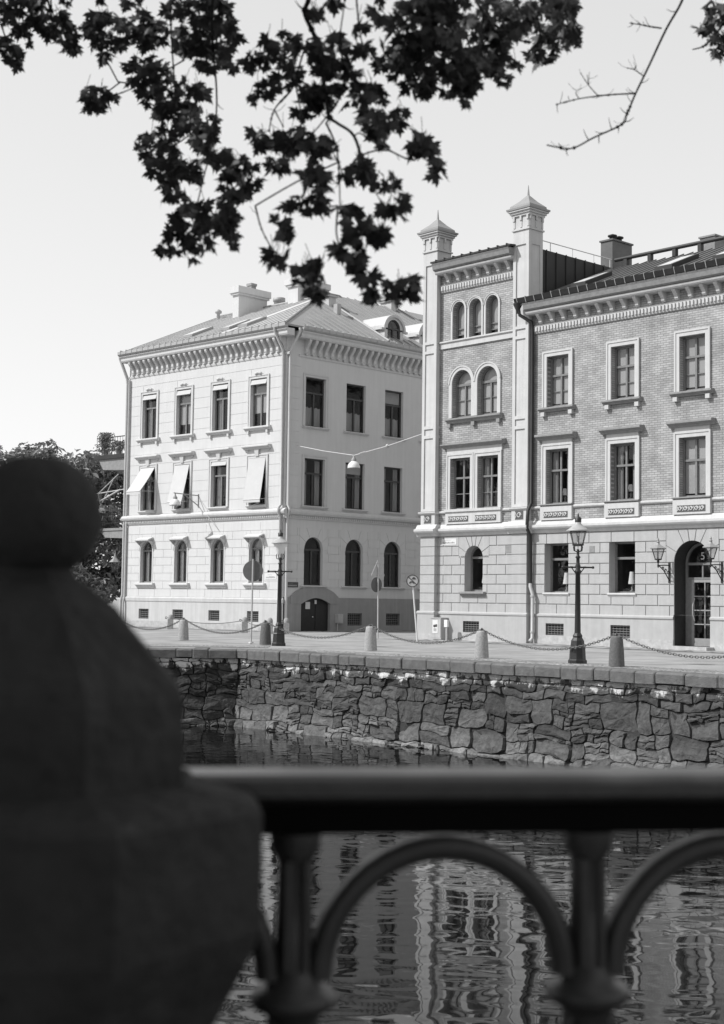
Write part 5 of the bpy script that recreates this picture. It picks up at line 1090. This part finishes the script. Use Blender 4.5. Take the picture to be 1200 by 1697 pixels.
TWIGS = [[0.0083,[1.67,7.29,4.85],[1.68,7.45,4.79],[1.63,7.62,4.7],[1.56,7.73,4.54],[1.48,7.7,4.37],[1.42,7.63,4.23],[1.38,7.57,4.15],[1.19,7.35,4.0],[1.06,7.15,3.88],[0.98,7.06,3.85],[0.9,6.99,3.84]],[0.0053,[1.6,7.6,4.7],[1.54,7.56,4.69],[1.47,7.51,4.68],[1.4,7.44,4.66]],[0.0036,[1.47,7.51,4.68],[1.44,7.46,4.68]],[0.0052,[1.48,7.7,4.37],[1.35,7.61,4.33],[1.24,7.5,4.28],[1.12,7.38,4.22],[1.04,7.29,4.17],[0.98,7.22,4.13]],[0.0035,[1.24,7.5,4.28],[1.18,7.45,4.32],[1.13,7.39,4.36]],[0.0035,[1.18,7.45,4.32],[1.17,7.43,4.37]],[0.0036,[1.53,7.73,4.48],[1.47,7.69,4.5],[1.42,7.64,4.49]],[0.0037,[1.47,7.69,4.5],[1.48,7.68,4.52]],[0.0026,[1.12,7.38,4.22],[1.1,7.37,4.25],[1.14,7.41,4.29]],[0.0026,[1.06,7.32,4.18],[1.05,7.31,4.21]],[0.0027,[1.36,7.54,4.13],[1.35,7.51,4.08]],[0.0025,[0.98,7.06,3.85],[0.97,7.08,3.88]],[0.0027,[1.38,7.57,4.15],[1.41,7.62,4.22]],[0.0098,[-0.26,6.01,4.25],[-0.27,6.18,4.22],[-0.29,6.29,4.2],[-0.24,6.41,4.12],[-0.21,6.5,3.98],[-0.18,6.44,3.79],[-0.14,6.38,3.73],[-0.06,6.29,3.64],[-0.01,6.07,3.42],[0.03,5.9,3.27]],[0.0042,[-0.19,6.42,3.74],[-0.14,6.28,3.59],[-0.12,6.08,3.4],[-0.11,5.87,3.19]],[0.0042,[-0.18,6.44,3.79],[-0.14,6.44,3.85],[-0.11,6.43,3.96],[-0.13,6.33,4.09],[-0.11,6.09,4.15],[-0.09,5.87,4.19]],[0.0034,[-0.12,5.9,3.21],[-0.12,5.78,3.05],[-0.08,5.74,2.95],[-0.01,5.75,2.86],[0.07,5.81,2.8]],[0.0035,[-0.5,6.31,3.32],[-0.46,6.18,3.18],[-0.4,6.07,3.06],[-0.32,5.98,2.96]],[0.0053,[-0.98,6.89,4.64],[-1.03,7.23,4.53],[-1.03,7.44,4.26]],[0.0049,[-0.74,6.6,4.51],[-0.79,7.02,4.39],[-0.78,7.16,4.19],[-0.77,7.1,4.01],[-0.78,7.01,3.82],[-0.77,6.9,3.7]],[0.0039,[-0.28,6.43,4.14],[-0.34,6.63,4.03],[-0.32,6.59,3.87],[-0.29,6.48,3.73]],[0.0038,[-0.06,5.86,4.18],[-0.05,6.1,4.13],[-0.03,6.28,4.07],[0.04,6.37,3.99]],[0.0031,[-0.25,6.37,4.15],[-0.22,6.4,4.11],[-0.2,6.39,4.1]],[0.004,[-0.37,6.67,3.98],[-0.45,6.73,3.91],[-0.47,6.68,3.79]],[0.0031,[-0.45,6.73,3.91],[-0.4,6.62,3.79]],[0.006,[0.39,6.03,4.27],[0.36,6.24,4.2],[0.24,6.3,4.11],[0.14,6.34,4.04]],[0.0066,[0.42,6.06,4.29],[0.53,6.42,4.27],[0.7,6.77,4.3],[0.81,6.93,4.34]],[0.0047,[0.53,6.42,4.27],[0.52,6.62,4.16],[0.48,6.64,3.95]],[0.0055,[-1.72,7.29,4.81],[-1.73,7.55,4.72],[-1.72,7.66,4.67],[-1.54,7.67,4.64]],[0.0046,[-2.0,7.41,4.66],[-1.99,7.57,4.62],[-1.99,7.7,4.56]],[0.0037,[0.1,6.18,3.54],[0.19,6.15,3.49],[0.25,6.2,3.52]],[0.003,[-0.02,6.27,3.64],[0.06,6.23,3.59],[0.15,6.34,3.73]],[0.0028,[-0.01,6.07,3.42],[0.08,5.8,3.16]],[0.0056,[1.96,7.52,4.76],[1.93,7.66,4.72],[1.88,7.75,4.67],[1.81,7.77,4.65]],[0.0046,[-1.67,7.3,4.81],[-1.72,7.51,4.74],[-1.71,7.63,4.69]],[0.0037,[-1.39,7.74,4.41],[-1.28,7.67,4.37]],[0.0036,[-1.5,7.8,4.33],[-1.33,7.71,4.35],[-1.2,7.6,4.38]],[0.0028,[-0.12,5.9,3.21],[-0.2,5.94,3.21],[-0.24,5.97,3.2]],[0.0032,[-0.18,6.44,3.79],[-0.3,6.44,3.66],[-0.48,6.65,3.72]],[0.0032,[-0.79,6.92,3.7],[-0.81,6.75,3.47],[-0.82,6.68,3.33],[-0.88,6.71,3.22]],[0.0035,[-0.82,7.15,3.99],[-1.0,7.26,3.9],[-1.1,7.33,3.89]],[0.0031,[-0.79,6.92,3.7],[-0.59,6.56,3.51]],[0.0036,[-0.97,7.33,4.38],[-1.18,7.58,4.37]]]
# ------------------------------------------------------------------ the maple over the canal bank
half = [(.14, -.03), (.42, -.12), (.28, .09), (.50, .17), (.70, .42), (.43, .38), (.42, .58), (.17, .43), (.29, .72), (.11, .72)]
OUT = [(0, 0)] + half + [(0, 1.02)] + [(-x, y) for x, y in half[::-1]]
def leaf(b, base, d, nrm, size):
    d = d.normalized(); sx = d.cross(nrm); sx = sx.normalized() if sx.length > 1e-4 else d.orthogonal().normalized(); nn = sx.cross(d); fold = LR.uniform(.05, .45); curl = LR.uniform(-.1, .35)
    vs = []
    for x, y in OUT + [(0, .34)]: vs.append(base + (sx * x + d * y - nn * (abs(x) * fold + curl * y * y)) * size)
    n = len(OUT); b.mesh(vs, [(i, (i + 1) % n, n) for i in range(n)])
LR = random.Random(21)
crown = MB(); petioles = MB()
for x, y, z, rx, rz in BLOBS:
    n = max(3, int(2.6 * rx * rz * pi / .00140)); c = Vector((x, y, z)); ry = max(rx, rz) * 1.3
    for i in range(n):
        while True:
            v = Vector((LR.uniform(-1, 1), LR.uniform(-1, 1), LR.uniform(-1, 1)))
            if v.length < 1: break
        size = LR.choice((LR.uniform(.036, .06), LR.uniform(.05, .085))); sc = Vector((max(rx * 1.12 - .01, .01), ry, max(rz * 1.12 - .01, .01))); p = c + Vector((v.x * sc.x, v.y * sc.y, v.z * sc.z)) + Vector((0, 0, size * .4))
        d = Vector((v.x * .9 + LR.gauss(0, .5), v.y * .5 + LR.gauss(0, .4), -.75 + LR.gauss(0, .45))); nrm = Vector((LR.gauss(0, .7), -.5 + LR.gauss(0, .7), .6 + LR.gauss(0, .5)))
        leaf(crown, p, d, nrm, size)
        if LR.random() < .3: petioles.tube([p, p - d.normalized() * size * .5 + Vector((0, 0, size * .5))], .0016, 3)
# unseen leaves added to the crown around the camera, to shade pillar and railing
def in_view(p, mx=1.06):
    v = p - EYE; dz = v.dot(fw)
    return dz > .2 and abs(v.dot(rt) / dz) < .2546 * mx + .25 / dz and -.36 * mx - .2 / dz < v.dot(up) / dz < .36 * mx + .2 / dz
for C0, RX, N_ in (((-3.4, 2.2, 5.6), (3.9, 5.6, 2.5), 8500), ((-1.2, -3.6, 4.9), (5.2, 3.9, 3.0), 6500)):
    cnt = 0
    while cnt < N_:
        v = Vector((LR.uniform(-1, 1), LR.uniform(-1, 1), LR.uniform(-1, 1)))
        if v.length > 1: continue
        p = Vector(C0) + Vector((v.x * RX[0], v.y * RX[1], v.z * RX[2]))
        if in_view(p) or (p - EYE).length < 1.6: continue
        leaf(crown, p, Vector((LR.gauss(0, .6), LR.gauss(0, .6), -.5)), Vector((LR.gauss(0, .5), LR.gauss(0, .5), 1)), LR.uniform(.16, .24)); cnt += 1
W = I4; mt = thing('maple_tree', 'maple tree whose dark leafy twigs and one bare branch hang in front of the sky', 'tree')
tr = MB(); tr.tube([(-6.2, -2.2, .1), (-6.1, -2.1, .5), (-6.0, -2.0, 2.0), (-5.7, -1.7, 3.6), (-5.0, -1.0, 5.2)], [.42, .33, .29, .26, .2], 12); part('trunk', tr, bark, mt)
lb = MB()
limbs = [[(-5.7, -1.7, 3.6), (-4.0, .6, 4.6), (-2.2, 3.6, 5.2), (-.6, 6.6, 5.2), (.6, 7.4, 5.0)], [(-5.0, -1.0, 5.2), (-2.4, 1.6, 5.8), (.2, 4.6, 5.6), (2.3, 7.4, 5.3)], [(-5.0, -1.0, 5.2), (-4.6, 1.6, 6.4), (-3.4, 4.6, 6.4)], [(-4.0, .6, 4.6), (-2.9, 3.8, 5.2), (-1.7, 6.6, 5.1)]]
def spl(P, n=5):
    P = [Vector(p) for p in P]; out = []
    for i in range(len(P) - 1):
        p0, p1, p2, p3 = P[max(i - 1, 0)], P[i], P[i + 1], P[min(i + 2, len(P) - 1)]
        for k in range(n):
            t = k / n; out.append(.5 * ((2 * p1) + (-p0 + p2) * t + (2 * p0 - 5 * p1 + 4 * p2 - p3) * t * t + (-p0 + 3 * p1 - 3 * p2 + p3) * t ** 3))
    return out + [P[-1]]
lpts = []
for q, L_ in enumerate(limbs):
    s_ = spl(L_, 6); n = len(s_); r_0 = .13 if q < 2 else .09; lb.tube(s_, [r_0 * (1 - i / n) + .012 for i in range(n)], 8); lpts += s_
part('limbs', lb, bark, mt)
bare = MB(); leafy = MB(); tpts = []
for ti, t in enumerate(TWIGS):
    tw = bare if ti < 13 else leafy
    r0_ = t[0] * (1.25 if TWIGS.index(t) > 12 else .92); P = spl(t[1:], 5); n = len(P); tw.tube(P, [r0_ * (1 - .55 * i / n) for i in range(n)], 6)
    v0 = P[0] - EYE
    if v0.dot(up) / v0.dot(fw) > .362:                                # twigs that leave the picture at its top run on to the nearest limb
        near_ = min(lpts, key=lambda v: (v - P[0]).length); mid_ = P[0].lerp(near_, .5) + Vector((0, 0, .1)); tw.tube(spl([P[0], mid_, near_], 4), [r0_, r0_, r0_ * 1.1] * 3, 6)
    elif ti >= 13:                                   # side twigs spring from the nearest twig
        near_ = min(tpts, key=lambda v: (v - P[0]).length) if tpts else P[0]
        if (near_ - P[0]).length > .9:               # the spray at the far right comes down from a limb
            q2 = min(lpts, key=lambda v: (v - P[0]).length); tw.tube(spl([q2, P[0] + Vector((.5, 0, 1.3)), P[0]], 4), [r0_] * 9, 5)
        elif (near_ - P[0]).length > .02: tw.tube(spl([near_, near_.lerp(P[0], .5) + Vector((0, .03, .02)), P[0]], 3), [r0_ * .9] * 7, 5)
    if ti >= 13: tpts += P[1:]
    for i in range(1, n):                            # buds and knots
        if LR.random() < .25: tw.ball(P[i], r0_ * 1.3, 6, 4)
        if LR.random() < .2:
            q_ = Vector((LR.gauss(0, 1), LR.gauss(0, .6), LR.gauss(.2, .8))).normalized(); tw.tube([P[i], P[i] + q_ * .03, P[i] + q_ * .055 + Vector((0, 0, .012))], [r0_ * .4, r0_ * .3, .0012], 4)
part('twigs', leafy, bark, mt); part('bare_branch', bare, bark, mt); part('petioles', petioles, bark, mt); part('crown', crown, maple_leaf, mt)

# ------------------------------------------------------------------ trees on the far left
def tree(x, y, h, r, label, seed, n=5200, z0=-.03, ls=.30, group='broadleaf trees beyond the corner building'):
    rnd = random.Random(seed); W = T(x, y, z0); o = thing('broadleaf_tree', label, 'tree', W, group)
    b = MB(); b.tube([(0, 0, 0), (.05, 0, h * .2), (.1, .1, h * .45), (0, .2, h * .8)], [.32, .25, .18, .05], 10)
    cl = []
    for k in range(26):
        a = rnd.uniform(0, 2 * pi); t = rnd.uniform(.12, 1); rr = r * math.sqrt(rnd.random()) * (1 - .55 * abs(t - .45) ** 1.5 * 2); zc = h * (.14 + .78 * t); c = Vector((rr * cos(a), rr * sin(a), zc)); cl.append((c, rnd.uniform(.22, .42) * r))
        b.tube([(.05, .05, zc * .75), c * .6 + Vector((0, 0, zc * .35)), c], [.07, .05, .015], 5)
    part('trunk', b, bark, o, W); b = MB()
    for i in range(n):
        c, rr = rnd.choice(cl); d = Vector((rnd.gauss(0, 1), rnd.gauss(0, 1), rnd.gauss(0, 1))).normalized(); p = c + d * rr * rnd.random() ** .4 * Vector((1, 1, .8)).length / 1.6
        nn = (d + Vector((rnd.gauss(0, .6), rnd.gauss(0, .6), rnd.gauss(.4, .6)))).normalized(); s_ = ls * rnd.uniform(.5, 1.1); a = nn.orthogonal().normalized(); a.rotate(Matrix.Rotation(rnd.uniform(0, 6.28), 3, nn)); c2 = nn.cross(a)
        b.poly([p - a * s_, p - c2 * s_ * .55 + nn * .05, p + a * s_ - nn * .06, p + c2 * s_ * .55 + nn * .05])
    part('crown', b, tree_leaf, o, W)
tree(-18.4, 92, 11.6, 4.4, 'broadleaf tree showing between the pillar ball and the balconies', 1, 8000)
tree(-23.5, 96, 12.2, 5.0, 'broadleaf tree directly behind the ball of the pillar', 2, 7000)
tree(-30, 99, 12.0, 5.2, 'broadleaf tree at the left edge, beyond the pillar ball', 3, 6000)
tree(-16.6, 84, 7.0, 3.0, 'lower dark tree under the balconies of the corner building', 4, 6000, ls=.24)
for k, (x, y, h) in enumerate(((-35, 55, 13), (-38, 47, 12.5), (-46, 60, 14), (-41, 84, 13))):
    tree(x, y, h, 5.2, ['quay tree past the left edge of the view, second nearest the water', 'quay tree past the left edge of the view, nearest the water', 'broadest quay tree past the left edge, standing back from the water', 'farthest tree past the left edge, in line with the pale building'][k], 5 + k, 4500, ls=.36)
